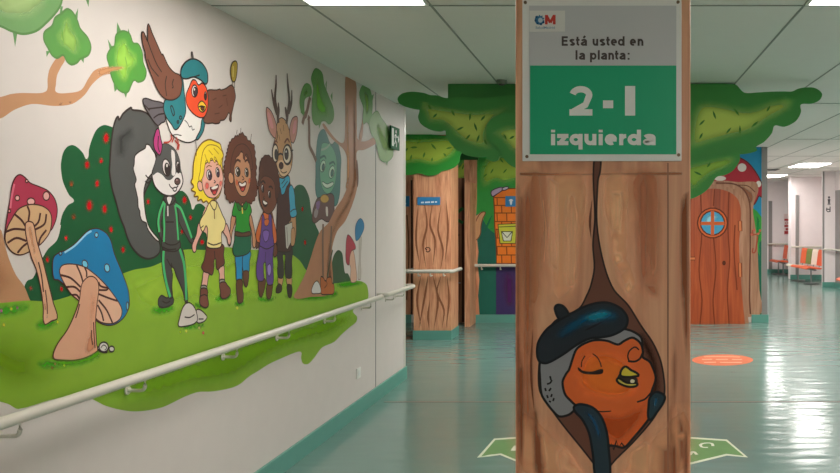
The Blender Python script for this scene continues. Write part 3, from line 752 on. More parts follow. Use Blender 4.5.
b = P(c); b.f(WH, '162.5 144.5 167.5 144.5 174.7 150 179 160 180 168.6 181.5 174.4 182.6 181.6 180 188.7 174.7 194.5 169 196 161.8 193.8 155 187 152.4 180 151.7 173 154.6 164 157.5 153', w=0.008)
b.f(GY, '152.3 175 157 172.5 162 175 166 179.5 170 180 174 176 177 172 180.6 173 180 166 179 160 174.7 150 167.5 144.5 162.5 144.5 157.5 153 154.6 164', ol=False)
b.e(WH, 166, 167.5, 3.9, 8.6, -8); b.e((50,38,36), 167, 169.5, 2.5, 6.3, -8); b.e(WH, 166.6, 165.5, .8, 1.7, ol=False)
b.e(WH, 177.6, 167, 1.7, 6, -4); b.e((50,38,36), 178, 168, 1.1, 4.2, -4)
b.f(WH, '171 150 174 152 174.6 164 173 176 171.8 164', ol=False)
b.e((92,64,60), 177, 181.4, 2.8, 3.2); b.e((160,130,128), 176.4, 180, .9, .9, ol=False)
b.stroke(None, '168.6 184 170.6 187.4 174 188.6 177.5 186 177 184.5'); b.f(WH, '172.6 188.4 176 187.6 175.6 190.6 173.6 191')
b.stroke(None, '152 179 148 178 145 175'); b.stroke(None, '150 181 147 183 144.6 181')
head = b.done('head', sqo)
b = P(c); b.f((178,60,120), '153 141.7 154.6 133 157.5 128.5 159.4 134 160.6 140 161.8 146 159.5 155 156.6 153 154 149'); b.stroke(None, '158 136 157.5 146 159 152')
b.done('ear', sqo)

# robin
c = fig(120)
WG = (120,76,60); TL = (46,122,128); BW = (226,220,214)
a = P(c); a.f(BW, '183 78 181 90 172 98 164 106 164.5 114.5 168 127.4 171.7 135 178.9 140 187.5 142.7 194.7 140 200.4 131 202.5 119 205 100 204 84 192 76')
for q in ('184 120 187 123 189 127 191 126 192 130 194 129', '171 135.5 176 134.6 181 135.6'): a.stroke(None, q, 0.005)
rb = a.done('robin', mural, label='painted robin with an orange face, teal beret and brown wings flying above the squirrel')
b = P(c); b.f((98,92,96), '143 98.7 153 100.8 163 103.7 164 112 164.5 121 161 123 157 125.5 148.7 114.5 143.7 106'); b.stroke(None, '147 109 155 108 163 107'); b.stroke(None, '153 118 158 114.6 163.6 113.6'); b.stroke(None, '144 105 149 110.4')
b.done('tail_feathers', rb)
b = P(c); b.f(TL, '179.6 74.6 182.4 80 183.4 90 184.6 101.6 185 113 180 124.5 175 129.8 171 124.5 166.6 118.8 163.6 112 163 106 164.6 100 172 96 180 88')
b.f(TL, '201.8 118.5 204.6 119.5 204 126 202.6 131.7 197.5 139.6 195.2 139.4 199.7 130')
b.f(TL, '170 106.5 171.6 106 174 113.5 172.6 115.5'); b.e(TL, 180, 117.6, 1.2, 1.6); b.e(TL, 177.4, 122, .9, 1.3)
b.done('jacket', rb)
b = P(c); b.f(WG, '156 88 151.5 77.5 146.5 64.5 144.2 55 144.8 54 142 44.4 141 33 143 32 146 38.7 147 41 147 27 148 24 151.5 33 156.6 44.4 161.4 55 162.2 54 167 64.5 171 70 174.5 73 179 75 181.5 82 181 88.6 178.9 95.8 173 99.8 166 99.4 161 95.8')
for q in ('147 41 151 52 156 64 161 72', '147 59 151 68 158 76.5', '166 76 164.6 84 166 96', '173 79 171.6 84 172.6 87 171.4 88'): b.stroke(None, q, 0.006)
b.done('wing', rb)
b = P(c); b.f(WG, '206.6 91 216 90 219.6 89 220 90 225 88.6 230.6 85 233 87 234 90 235 97 233.6 103 232.7 107 231 115 230.6 121.7 229 120 228.6 113 226 117 223.4 120 220 120.6 219 123 214.8 123.8 212 123 206 123.4 203 121 206 110')
for q in ('212 100 216 98', '218 108 222 105', '226 98 227 106', '214 114 219 113', '222 96 226 95'): b.stroke((92,54,42), q, 0.006)
b.done('wing', rb)
b = P(c); b.f((232,82,46), '191.8 80 188.6 87 186 93 185.3 99 186.8 106 191.8 113 199 117.6 204 116.6 207 108.7 207.4 96 205.4 87 201.5 83 198 85 195 80.4')
b.e(WH, 194, 91, 3, 6); b.e((70,52,60), 194.6, 91.6, 1.9, 4.4); b.e(WH, 193.8, 89.4, .6, 1.2, ol=False)
b.e(WH, 204.8, 96, 1.2, 4); b.e((60,50,50), 205, 96.6, .8, 2.8)
b.f((236,196,54), '201 101 204.7 104.4 205.6 107 202.6 112 199 110.4 197.5 105'); b.stroke(None, '198 107 201 106 204.6 107'); b.f((120,60,30), '200 107.5 203.6 108 202 110.4')
b.done('face', rb)
b = P(c); b.f(TL, '181 77.5 180.4 70 184.6 62.4 191.8 58.8 199.7 61.7 205.4 69 207.2 76 205.6 84 200.4 80.3 193 77 186 78.8', w=0.008)
b.stroke(None, '188 78 194 76.6 199 75'); b.f((100,90,88), '190.6 52.6 191.6 52 192.6 58.8 191.4 59')
b.done('beret', rb)
b = P(c); b.f((168,142,56), '231 80 230 69 232 62.4 235.2 61 236.8 64.5 235.6 77.5 233.5 82'); b.stroke((206,186,110), '232.6 66 232.4 77', 0.01); b.stroke(None, '231.8 81 231.6 87', 0.005); b.stroke(None, '234 81 234 88', 0.005)
b.done('held_stick', rb)
b = P(c)
for q in ('163 142.5 168 142 171 138 170 134.6', '171 142.5 173 138', '175.6 137 177.6 143 176 150', '178.6 144 177.6 150', '174 140 178 145', '194.8 140 195.6 148 195.6 156'): b.stroke((176,64,48) if '195' not in q else INK, q, 0.008 if '195' not in q else 0.004); (b.cut('leg', rb) if '174 140' in q else None)
b.done('leg', rb)

# blond boy
c = fig(120)
a = P(c); a.f(SKIN, '208 203 216 203 220 214 224 226 221 232 222 250 223 268 218 270 214 254 208 272 203 272 206 250 206 234 201 230 200 222', ol=False); a.f(SKIN, '199.4 222 195.8 234.5 191.8 244.6 192 250 193.6 252.4 195.4 251 196 246 198.6 239 202 231')
a.f(SKIN, '221 229 224 234 226.4 238 227.6 244 229.4 245 230.6 240 229 232 225 223')
a.f(SKIN, '203.5 271 208.3 271 207.6 279 205.6 288 201.3 288 202 279'); a.f(SKIN, '218.3 267 223 265 223.8 274 223.6 282 219.4 283 219 275')
a.f((150,146,136), '201 285.6 205.8 286 206 289.6 200.8 289'); a.f((150,146,136), '219.3 280 223.7 279.6 224 282.6 219.4 283.6')
a.f(SKIN, '210 196 215 196 215.4 203 213.4 207 210 203')
boy = a.done('blond_boy', mural, label='painted boy with yellow hair, cream polo shirt and brown shorts')
b = P(c); b.f((118,68,54), '219.3 283.4 224.3 282 227 285.4 229.8 289 229.4 294.6 226 298 221 298.2 219.8 291'); b.cut('boot', boy); b.f((118,68,54), '200.6 288.6 206.5 289.2 207 297 208 304 207 307 203 307.2 199.2 303.6 199.8 295'); b.stroke(None, '200 296 204 294.6 206.8 296')
b.done('boot', boy)
b = P(c); b.f((104,56,42), '206 245 205.4 250 203.7 260 201 267 203.7 271.6 207.6 273 211.6 274.9 213.4 266 214.5 258.6 215.6 265 216.8 269.6 220 267 223.8 264 223 255.7 222.4 244.6'); b.stroke(None, '213.8 251 214.5 259'); b.done('shorts', boy)
b = P(c); b.f((232,212,140), '209.4 202 207 206 205 211 199.2 221.8 200.4 229 202.4 231.6 206 226 206.8 237 206.4 246.4 213 248.4 220.4 246.4 221 233 223.4 230 225 222 222 215 218.6 207 215.4 201.5 213 206 210.6 204')
b.stroke(None, '207 242.6 213 245 220.6 242.6'); b.stroke(None, '200 228 203 225.6', 0.005); b.stroke((130,96,50), '213.6 209 214 219', 0.009); b.f((232,212,140), '209.6 201.6 211.6 207.6 214 210 216 205 215 201')
b.done('polo_shirt', boy)
b = P(c); HB = (240,210,52)
b.f(HB, '192 178 193 163 195.8 151.5 201.5 143 208.7 139.6 216 142 219.6 144 221 148.7 222.8 154.4 221.6 163 222.6 174 221.6 186 218 197 211 200.6 208 203.4 206 201 202.6 202.4 200.6 199.4 197 200.6 197.6 196.6 193.4 196.4 195 192.6 190.8 190 193.2 186.4 190.4 182', w=0.008, ol=(122,84,30))
b.done('hair', boy)
b = P(c, w=0.0055); b.e(SKIN, 199.6, 186, 2.6, 5, -10); b.f(SKIN, '203.7 166 207 162 213 160 218 163 221 168.8 222.6 177.4 221.4 187 218 194.7 213.8 198 207.3 196.8 203 190.6 201.3 180')
b.soft((226,112,104), '204 183 207 181 209 184 208 190 204.6 190', 0.03); b.soft((226,120,110), '218.6 181 221.4 180 221.6 185 219 187', 0.03)
b.e(WH, 208.6, 175, 2.6, 5.2, -8); b.e((66,42,66), 209.2, 175.6, 1.7, 4, -8); b.e(WH, 208.7, 173.6, .6, 1.2, ol=False)
b.e(WH, 217, 172.4, 1.8, 4.8, -8); b.e((66,42,66), 217.4, 173, 1.2, 3.7, -8); b.e(WH, 217, 171, .5, 1, ol=False)
b.f((122,38,40), '209.6 187.6 213 187.6 217.6 184.6 216.4 191.6 213.8 195 211.4 192.6'); b.f((234,226,220), '210.8 187.8 217 185.6 216.4 188 212 189.4', ol=False); b.f((206,60,60), '212 192.4 214.6 191 215.6 192 213.8 194.4', ol=False)
b.stroke(None, '213.4 180 214.8 182 213.2 183'); b.stroke((140,96,30), '205.6 167.6 208 165.6 211 166.6'); b.stroke((140,96,30), '215.6 165 218 164 220 166')
b.done('face', boy)
b = P(c); b.f(HB, '198.6 181 199.4 172 200.6 160 203 150 208 145 216 146 221 151 222.6 156 220.4 160 219.4 165.6 216.4 161 213.6 157 214.6 162.6 210.6 158 208.4 163.4 206 160 204 167 202.6 176', ol=(150,110,30), w=0.005)
for q in ('208 150 212 155', '213 148 218 154', '204 154 206 160'): b.stroke((180,140,30), q, 0.005)
b.done('fringe', boy)

# curly girl
c = fig(120)
a = P(c); a.f(SKIN2, '236 204 247 204 250 214 249 226 248 252 247 274 244 274 242 256 240 282 237 282 236 256 235 226 232 216', ol=False); a.f(SKIN2, '231.7 215 229.6 230 226.8 238 228 243 228.9 246 230.4 244 231 239 232 231.7 235.4 218'); a.f(SKIN2, '249 214 252.6 223 254.8 234.5 256 242 255.4 246 253.3 248 252 243 251.8 234.5 249 222')
a.f(SKIN2, '239 194 244 194 244 203 241.8 207 239.6 203')
girl = a.done('curly_girl', mural, label='painted girl with bushy brown curls and a green tunic over blue leggings')
b = P(c); b.f((36,134,178), '235.2 253 242 253 241.8 268 241 282 236.4 282 235.6 268'); b.f((36,134,178), '243 253 249.8 251 249 262 248.2 272.6 243 272.6'); b.done('leggings', girl)
b = P(c); BR = (98,62,40)
b.f(BR, '236.2 280.6 241.5 280 242 288 242.9 295 242 302 238 303 236.6 296'); b.cut('boot', girl); b.f(BR, '243 271.6 247.8 271.4 248 280 246 287 243.8 285 242.8 278'); b.done('boot', girl)
b = P(c); b.f((26,96,66), '235.3 232 249.7 232 250.4 240 250.6 248 247.5 253.4 240.3 256 233.9 255.6 232.2 249 234 240')
b.done('skirt', girl)
b = P(c); b.f((40,140,42), '236 200.6 233 207 231.5 214.4 233 216.4 235.3 216.6 235.4 225 235 232.6 249.4 232.6 248.8 224 249 216 251.2 211.6 249.7 205.4 247 200.6 241.8 206')
b.f((96,60,40), '235 231.6 242 233 249.6 231.6 249.8 235.2 242 236.6 234.8 235.4'); b.f((30,112,40), '236 201 238 200 241.4 207 239 210.6 236.6 206'); b.f((30,112,40), '247.4 201 245.6 200 242 207 244.6 210 247 206')
b.stroke((226,196,80), '241.6 207.6 242 213.6', 0.011); b.done('tunic', girl)
b = P(c); HC = (104,60,44)
pts = [(237.5,135.7),(241.8,133.4),(247.5,140),(253.3,145.8),(254.7,155.9),(255.9,167.4),(255.4,177.4),(256.9,187.5),(254.9,197.5),(250.4,203),(245.6,201.6),(240,204),(234,201),(229.6,202.4),(225,195.7),(223.8,186),(224.5,178.9),(223.2,171),(223.8,164.5),(225.4,157),(226.7,151.5),(228,146),(230,141.5),(235,136.5)]
wav = []
for i, p in enumerate(curve(pts, True, 3)):
    q = (p[0]-240, p[1]-168); k = 1.03 if i % 2 else 0.985
    wav.append((240+q[0]*k, 168+q[1]*k))
b.f(HC, wav, ol=(70,38,30))
for q in ('236 134 236.6 130', '240 134 240.4 128', '250 141 251 134'): b.stroke((92,54,40), q, 0.005)
b.done('curls', girl)
b = P(c, w=0.0055); b.e(SKIN2, 230.4, 178, 2.6, 5.8, -6)
b.f(SKIN2, '236.8 154.4 234 161 233 169 233.6 177 234.6 185 236.6 191 240.3 196 244.7 196 248 190 250 181 250.2 172 248.6 163 246 157 241 152')
b.soft((214,112,84), '234.6 180 237 179 238 183 236.4 187', 0.03); b.soft((214,112,84), '247.6 179 250 177 250 183 248 185', 0.03)
b.e(WH, 237, 171.7, 2.7, 4.8, -6); b.e((58,44,30), 237.6, 172, 1.8, 3.8, -6); b.e(WH, 237, 170.4, .6, 1.1, ol=False)
b.e(WH, 246, 172.4, 1.9, 4.4, -6); b.e((58,44,30), 246.4, 172.6, 1.3, 3.5, -6); b.e(WH, 246, 171, .5, .9, ol=False)
b.f((122,36,36), '238 182 241.6 183.4 245.4 181.4 244.6 188 242 191.6 239.4 188'); b.f((236,228,222), '238.8 182.8 241.6 184 244.8 182.4 244.4 185.4 240 186', ol=False); b.f((200,70,60), '240.6 189 243.4 188 242 191', ol=False)
b.stroke(None, '241.4 176 243.4 178.6 241.6 180'); b.stroke((80,46,34), '233.6 164.6 236.6 160 240 161.6', 0.013); b.stroke((80,46,34), '244 161.6 246.8 160 248.4 163', 0.012)
b.done('face', girl)
b = P(c); b.f(HC, '230 166 232 154 236 146 243 144 249 150 251.6 162 251 170 248.6 162 245.6 154 243.6 160 241.4 151 238.4 155 235.4 158 233.4 168 231.6 174', ol=(70,38,30), w=0.005)
b.done('fringe', girl)

# deer
c = fig(120)
FUR = (186,140,98); CT = (86,66,58)
a = P(c); a.f(FUR, '279 172 287 172 291 190 294 216 291 222 290 250 289 277 287 277 284 252 281 277 279 277 277 250 277 200', ol=False); a.f(FUR, '290.8 216 294.8 215.6 295.6 222 295.8 233 294.4 243 292 247 290 242 290.6 231'); a.f(FUR, '278 274 282.4 274 281.4 286 278.4 286'); a.f(FUR, '286.4 275 290.8 275 290.8 287 287.2 286')
a.f(FUR, '277 122 281 117.6 286 122 289.9 135 291 145 292.3 155.7 291 167.6 288.4 173.4 283.3 177 279.6 174.6 275.8 164.6 272.8 158 272.4 147.4 274.4 139 275.6 130')
a.f((214,178,142), '276.6 163 281 160 287 163 290.6 166 288 173 283.3 176.4 279.6 174', ol=False)
for q in ('279.6 128 281 134', '283 125 283.4 131', '278.4 135 279.6 141'): a.stroke(None, q, 0.005)
deer = a.done('deer', mural, label='painted deer with antlers and round glasses, dark waistcoat and a book under its arm')
b = P(c)
for q in ('275.7 75 275.6 85 274.6 99 277 113 278 123', '271 89.4 272.6 99 274.5 107 276.6 114', '278 102.5 278.2 110 277.6 117', '286.7 73.4 287.8 87 288.8 101 287.2 114 286 124', '291.4 90 291.2 101 289.6 108 288 113', '284.5 107 285.6 111 286.4 117'): b.stroke(CT, q, 0.03, taper='end'); (b.cut('antler', deer) if q[:3] in ('278', '284') and q[:5] != '284.6' else None)
b = P(c)
for q, r in (('266 107.6 269.8 110 273 116 276 126 275.6 135 274.6 138.4 269 131 267 122', '267.4 112 270.4 116 273 128 270.6 128 268.4 121'), ('296.6 116.6 292.4 118 290 124 289 131 290.8 141.6 293 143 296 135 297.2 124', '295.2 120 293 124 292.4 134 294.6 132 295.8 124')):
    b.f((186,130,116), q); b.f((206,140,140), r, ol=False); b.cut('ear', deer)
b = P(c); b.e((70,40,34), 280.7, 165.6, 2.2, 3.2); b.stroke(None, '280.6 168 280.4 171 283 173 286.4 171.6'); b.stroke(None, '276 140.6 277 136 276.6 131', 0.008); b.stroke((110,66,44), '284 143 287 139 289 142.4', 0.014); b.stroke((110,66,44), '273.6 143.6 275.6 141 277 143', 0.012)
b.e((214,200,178), 274.8, 153.3, 2.7, 8.6); b.e((66,54,54), 275.6, 154.4, 1.5, 5); b.e((214,200,178), 286.6, 154.4, 3.9, 9.2); b.e((66,54,54), 286, 154, 2, 5.6); b.e(WH, 285.6, 151.6, .6, 1.2, ol=False)
b.done('face', deer)
b = P(c)
for x, y, rx, ry in ((274.7,153.4,3,9.2),(286.9,154.6,4.4,9.8)):
    b.stroke((56,42,36), [(x+rx*math.cos(t*math.pi/12), y+ry*math.sin(t*math.pi/12)) for t in range(25)], 0.012)
b.stroke((56,42,36), '277.6 155 280 153.6 282.6 155', 0.012); b.stroke((56,42,36), '291 151 292.6 150', 0.01); b.done('glasses', deer)
b = P(c); b.f((58,54,48), '277 246 277.4 262 277.6 277 282.5 277.5 283 264 283.6 254 284.4 264 285.4 277 290.8 277.5 291.2 262 290.6 246'); b.done('trousers', deer)
b = P(c); b.f((60,46,36), '277.8 284 281.2 286 281 291 278 293 275.4 292'); b.cut('shoe', deer); b.f((60,46,36), '287 284.6 291.2 286 291 296 288.6 297.6 286.8 292'); b.done('shoe', deer)
b = P(c); b.f((72,46,40), '279 186 288 181 290 190 289.2 206 290.4 218 288 224 290.6 250 284 252 276.6 250 276 226 276.6 208 277 192'); b.done('waistcoat', deer)
b = P(c); b.f((66,160,190), '288.4 189 291 185 294 193.8 294.8 205.7 296 215.4 290.5 217 289.2 206'); b.stroke(None, '289.8 212 292.6 209.6 295.6 209'); b.done('sleeve', deer)
b = P(c); b.f((66,160,190), '278.6 178 283 178.4 287.8 175.6 289.2 181.4 286 187 282 195 280 188.6 278.4 185'); b.stroke(None, '281 184 284.6 179'); b.stroke(None, '282 188 287 181'); b.done('neck_scarf', deer)
b = P(c); b.f((186,182,172), '284.2 225.4 291.4 222 292.4 233 291.6 240 287 249.4 285.4 247.5', sharp=True); b.stroke(None, '286.2 227 287.4 246', 0.005)
b.f(FUR, '291 229 293.6 228 294.6 238 293.6 245 291 246 290.4 240', w=0.005)
b.done('book', deer)

# small boy
c = fig(170)
a = P(c); a.f(SKIN3, '264 208 270 208 274 225 275 246 272 250 259 250 257 244 256 232 260 220', ol=False); a.f(SKIN3, '272 244 276 244 277 251 275.4 256.6 273.2 256.6'); a.f(SKIN3, '255.8 240 258.4 240 258 246 255.6 248.6')
sb = a.done('small_boy', mural, label='small painted boy with dark skin, purple dungarees and an orange shirt')
b = P(c); b.f((206,104,46), '262.4 213 259 221 256.4 229 255 235 256.4 241.6 259 243 272 244 275.4 243 276 235 275 228 271.6 217 269 212.6'); b.stroke(None, '258.6 240 260.6 231', 0.005); b.stroke(None, '272.4 241 271.4 231', 0.005); b.done('shirt', sb)
b = P(c); PU = (96,66,134)
b.f(BR, '258.4 279 264.4 279 264.4 286 263 292 260.6 297.2 258.4 294'); b.cut('boot', sb); b.f(BR, '267 283 271.6 283 271.4 292 270 298 267.6 299 265.8 295'); b.done('boot', sb)
b = P(c); b.f(PU, '262 214 264 219 265.6 223 267.8 219 269 213.6 271 217 272 233 273.4 244.6 272.2 256 272.6 270 272.2 284 267 284.4 265.4 270 264 262 263 272 262.6 280.6 257 280 255.8 266 258 252 259.6 239 261 224.5')
b.f((124,92,168), '262.6 231 268 231 267.6 239 265 242 263 239', w=0.005); b.stroke(None, '258.6 245.6 266 249 273 245.6'); b.f((150,128,190), '266.8 266 269.6 264 270.4 272 268 276', w=0.005); b.f((206,104,46), '264 220 268 219.4 267.4 225 264.6 225.6', w=0.004); b.stroke(None, '265 252 264.4 262', 0.005)
b.done('dungarees', sb)
b = P(c); b.f(SKIN3, '258.6 178 258 193.8 260 204.5 263.7 211.7 267.9 214 273 209.6 275.8 203.6 278 194 278.6 180 270 170', w=0.006)
b.e(WH, 262, 188.5, 1.2, 3.9, -6); b.e((40,26,22), 262.4, 188.8, .7, 2.6); b.e(WH, 268.8, 194.2, 1.3, 3.6, -6); b.e((40,26,22), 269.2, 194.6, .8, 2.5)
b.f((60,26,24), '262 200.4 265 201.6 267 203 265 206.6 262.6 205'); b.f((236,228,222), '262.4 200.8 265 202 266.6 203.4 264 204.4', ol=False); b.stroke(None, '263.6 196 262.8 198.4 264.4 199')
b.stroke((54,30,24), '260 183 262.6 181 264.6 183.6', 0.012); b.stroke((54,30,24), '268 187 270.6 186.6 272 189', 0.012)
b.done('face', sb)
b = P(c); HD = (84,48,36)
wav = []
pts = nums('258 186 258.2 177 259 164.5 261 158.7 266 155 272 158.7 276 166 278.4 177.4 279 188 277.6 197 275.6 200 274.6 192 273.6 183 270 178 264 176 260.6 179')
for i, p in enumerate(curve(pts, True, 3)):
    k = 1.025 if i % 2 else 0.985
    wav.append((268+(p[0]-268)*k, 176+(p[1]-176)*k))
b.f(HD, wav, ol=(56,32,26), w=0.005); b.done('hair', sb)

# the tree on the right with the figure behind it
c = fig(60)
TE = (78,124,118)
a = P(c); a.f(TE, '315.8 194 315.6 175 315.8 158.8 318 136 323 129.4 327 136 331 144.4 336 141.6 339.5 150 341 160 340.4 172 340 187 339 197 335 206 321 202', ol=(60,96,92))
imp = a.done('teal_creature', mural, label='teal haired painted creature grinning out from behind the tall brown tree')
b = P(c); b.f((108,164,132), '321.6 144 327 143 332 147 336 157 336.4 172 334 186 328 194 322 188 319.6 172', ol=(60,96,92), w=0.005)
for x, y, rx, ry in ((322.6,166,2.6,6),(331.6,172,2.8,6.4)):
    b.e((176,206,182), x, y, rx, ry, 10, ol=(50,80,76)); b.e((70,110,104), x+.4, y+1, rx*.5, ry*.55, 10)
b.f((196,212,196), '322 182 326 188 332 186 333 182 327 184', ol=(60,90,84), w=0.006)
b.stroke((150,176,158), '321 150 326 148 330 144', 0.016); b.stroke((60,100,94), '320 158 324 156 326 159', 0.016); b.stroke((60,100,94), '329 164 333 162 335 165', 0.016)
b.done('face', imp)
b = P(c); b.f((104,78,74), '316.7 199 321 197 332 193.8 334 205 333 219 327 222 321 219 313.4 223 312.4 212'); b.e((190,150,74), 324.4, 198.8, 4.2, 4.2, ol=(120,90,50)); b.f((206,196,186), '325.6 207 327.4 207 327.6 216 326.2 216', ol=False)
b.f((150,140,140), '314 212 317 208 317.6 214 315 218', ol=False); b.f((130,100,140), '316 203 319.4 201 319 208 317 210', ol=False)
b.done('skirt', imp)
c2 = fig(110)
TB = (172,122,92)
a = P(c2); a.f(TB, '345 77.6 347.4 76.8 355.3 81.4 356.2 100 356.7 125 357 138 360 141 366 141 372 138 377.6 136.4 378 141.6 370 147 363 150 357 151 356.4 160 357.6 175 357 187 353 202 345 221 337 231 332 247 331.6 262 332.6 285 328 295 310 297 294 298 297 289.5 304 276 310 259 315 243 320 231 328 223 335 209 343 197 347 186 347.4 176 346.6 158 343 149 335 142 328 134.4 322 124.6 323.6 123.4 329 131 336 139.4 342.6 143 344.6 134 345 110', ol=False)
a.f(TB, '358.6 140 360.6 128 363.4 112 365 103 366 104 363.6 122 361.2 141', ol=False)
a.soft((138,94,70), '353 86 355 100 356 138 356 160 357 180 350 204 340 222 333 236 331 258 332 280 327 290 327 250 334 222 346 200 352 180 352 130', 0.12)
a.soft((192,144,108), '346 90 348 110 349 150 349 180 342 202 330 224 318 244 308 272 300 290 304 284 314 250 326 228 342 198 346 176', 0.1)
a.f((110,74,58), '356.4 160 358 170 358.2 182 357 187 356.4 176', ol=False)
tr = a.done('brown_tree', mural, label='tall brown painted tree with a curved trunk near the far end of the mural')
c2b = fig(100)
b = P(c2b)
for q in ('308.6 120 309 133 309.4 146 313 154 316 161', '302 124 304 117 306.7 111 308.6 102 310 97', '303 113 305 116 306 112', '309 116 308 121'): b.stroke((124,92,76), q, 0.035)
b.done('twigs', tr)
c3 = fig(150)
G2 = (92,140,72)
leaf(c3, '302 88.7 305.7 83.7 310 86 310.8 94.5 306 97 304 100 303.6 108 303 114 300 108 299.6 99', ['300 112 303.4 116 304 108'], ['303.6 88 308 88 308 93 303 97'], (92,140,70), (84,130,60), parent=tr)
leaf(c3, '315.8 68.6 321.6 73 323.7 84.4 328.7 97.4 333 108.9 333 119 328.7 124 325 121 321.6 121 315.8 125 312 119 311.5 103 313 88.7 310.8 78.7 313 71.5', ['325 84 326.4 80 326 92', '330 96 332 92 332 102', '318 122 318.6 129 321.4 121'], ['314 76 319 78 322 95 328 108 327 118 318 116 314 106'], G2, (112,164,74), 'green painted leaf cluster left of the tree top', parent=tr)
leaf(c3, '363 85 369 88.7 371.8 98.8 371.8 111.7 369 124 366 122 363 124 362.6 114 363 107.4 359 94.5', ['371 96 373.4 94 372 102', '361 90 358.6 92 361 97'], ['364 90 368 94 369 110 366 116 364 102'], (96,146,76), (136,170,92), 'narrow green painted leaf cluster right of the tree top', parent=tr)
leaf(c3, '376 111 381 118 386 125 391 138 393 150 392 157 386 162 380 159.6 377 149 375 140 371 134 369 122', ['385 160 386.6 166 388 160'], ['376 122 384 132 389 148 384 154 378 140'], (132,164,104), (152,176,122), 'pale green painted leaf cluster around the exit sign', parent=tr)
c4 = fig(190)
b = P(c4); b.stroke((120,96,82), '322.6 224 322.2 240 322.6 277', 0.03); b.stroke((120,96,82), '331 226 330 246 327.6 277', 0.03); b.stroke((70,76,50), '332 250 329 264 326.6 277', 0.02)
b.f((176,98,50), '320.4 276.6 323 278 325 281 327 277.6 330.6 277.4 331.6 283 333.2 284 333 293.4 327 294.6 320.6 293.6 320.2 285', w=0.008); b.stroke(None, '325 280 326.6 284 324 288'); b.done('boots', imp)
b = P(c4); b.f((206,204,198), '311.4 293 312 286.6 316 281 319.2 285 320.2 292.6 316 293.6'); b.done('white_stone', mural, label='small white painted stone at the foot of the brown tree')
c = fig(60)
a = P(c, ink=(120,80,70)); a.f((214,170,146), '351.6 249 353.6 252 355.6 266 356.2 281 351 282 350.6 268 349 262'); mr = a.done('red_toadstool', mural, label='tiny red capped painted toadstool beside a blue one near the exit sign')
P(c, ink=(90,50,50)).f((176,64,78), '346 262 345.6 250 347.4 235 351 237.5 355 245 355.2 249 351.6 250.6 349.6 257 348.6 265').done('cap', mr)
a = P(c, ink=(140,110,100)); a.f((190,180,168), '360 236 361.4 238 360.4 258 360.6 279 357.8 279 359 258 358.8 240', w=0.005); mb = a.done('blue_toadstool', mural, label='tiny blue capped painted toadstool at the far end of the mural')
P(c, ink=(40,80,110)).f((52,122,164), '355.4 239.6 355.4 226 360 218.6 363.5 222.6 363.7 229 360 237 356.8 240.6').done('cap', mb)
# ------------------------------------------------------------------ leaf canopy hung under the ceiling
CD = F / 126.0
G_ED, G_MID = (66,142,68), (192,210,106)
M_LEAF = pm(G_ED, .5, var=.04)
can = thing('leaf_canopy', (px_x(605, CD), CD, px_z(200, CD)), 'big cut-out tree canopy of green leaf boards hung from the ceiling behind the floor sign', 'canopy')
def board(name, pts, d, th, mids, dashes, parent, label=None, mid=G_MID, edge=G_ED, w=.1, dash=(60,118,48), mat=None, sharp=False):
    p = Facing(d); q = nums(pts) if sharp else curve(nums(pts), True, 4)
    bm = bmesh.new(); prism(bm, [p.uv(*k) for k in q], d, d+th)
    o = link(name, bm, mat or M_LEAF, parent, label=label)
    a = Part(p, [4])

    for m in mids: a.soft(mid, m, w)
    for x, y, L, ang in dashes:
        t = math.radians(ang); dx, dy = L/2*math.cos(t), L/2*math.sin(t)
        a.stroke(dash, [(x-dx, y-dy), (x-dx*.4, y-dy*.4), (x+dx*.4, y+dy*.4), (x+dx, y+dy)], 2.0/p.s, taper=True)
    if mids: a.done('painted_leaves', o if parent is None or parent.type != 'MESH' else parent)
    else: a.bm.free()
    return o
# collar against the ceiling
q = [(446,82.9),(446,118),(560,128),(690,126),(737,112),(737,82.9)]
bm = bmesh.new(); box(bm, px_x(447, CD), px_x(735.5, CD), CD+.03, CD+.5, px_z(112, CD), CEIL-.001, .004)
link('ceiling_collar', bm, pm((60,130,64), .5, var=.04), can)
board('leaf_board', '612 96 516 95 480 98 462 97 446 98 437 95.4 430 95 424 93 412 91.7 402 93.6 397.6 98.4 400 104 408 107.4 416 109.2 419.4 110 418 117 421 124 430 129.6 440 131.4 445 130.6 446 136 450 143 457 150 466 155 476 157 486 156.6 489 160 493 161.4 498 160 500 156 510 156 612 160', CD, .025,
  ['419 101 436 104 455 107 475 109 500 106 513 106 505 114 494 124 488 136 494 149 482 150 468 146 458 140 449 131 441 125 428 125 423 115'],
  [(429.6,107,6,60),(435,115.6,6,-45),(453,113,6.5,60),(470,116.4,8,-85),(483,118,7,-50),(475.6,127,9,70),(460,128.6,8,-25),(468,137,7,-50),(478,138.4,8,-70),(485.6,142,6,60)], can, 'left leaf board with a rounded tip')
board('leaf_board', '612 104 530 106 514 110 502 114 493 118 487.6 124 486.6 133 490 141 497 146 500 151 504 159 510 165 518 168.4 540 168 590 172 612 166', CD-.03, .025,
  ['491 134 502 126 516 124 535 126 545 140 530 156 514 155 506 147 500 140'], [(505,136.6,6,60),(512,137.4,6,-30),(520,142,6,50)], can, 'smaller leaf board overlapping beside the pillar')
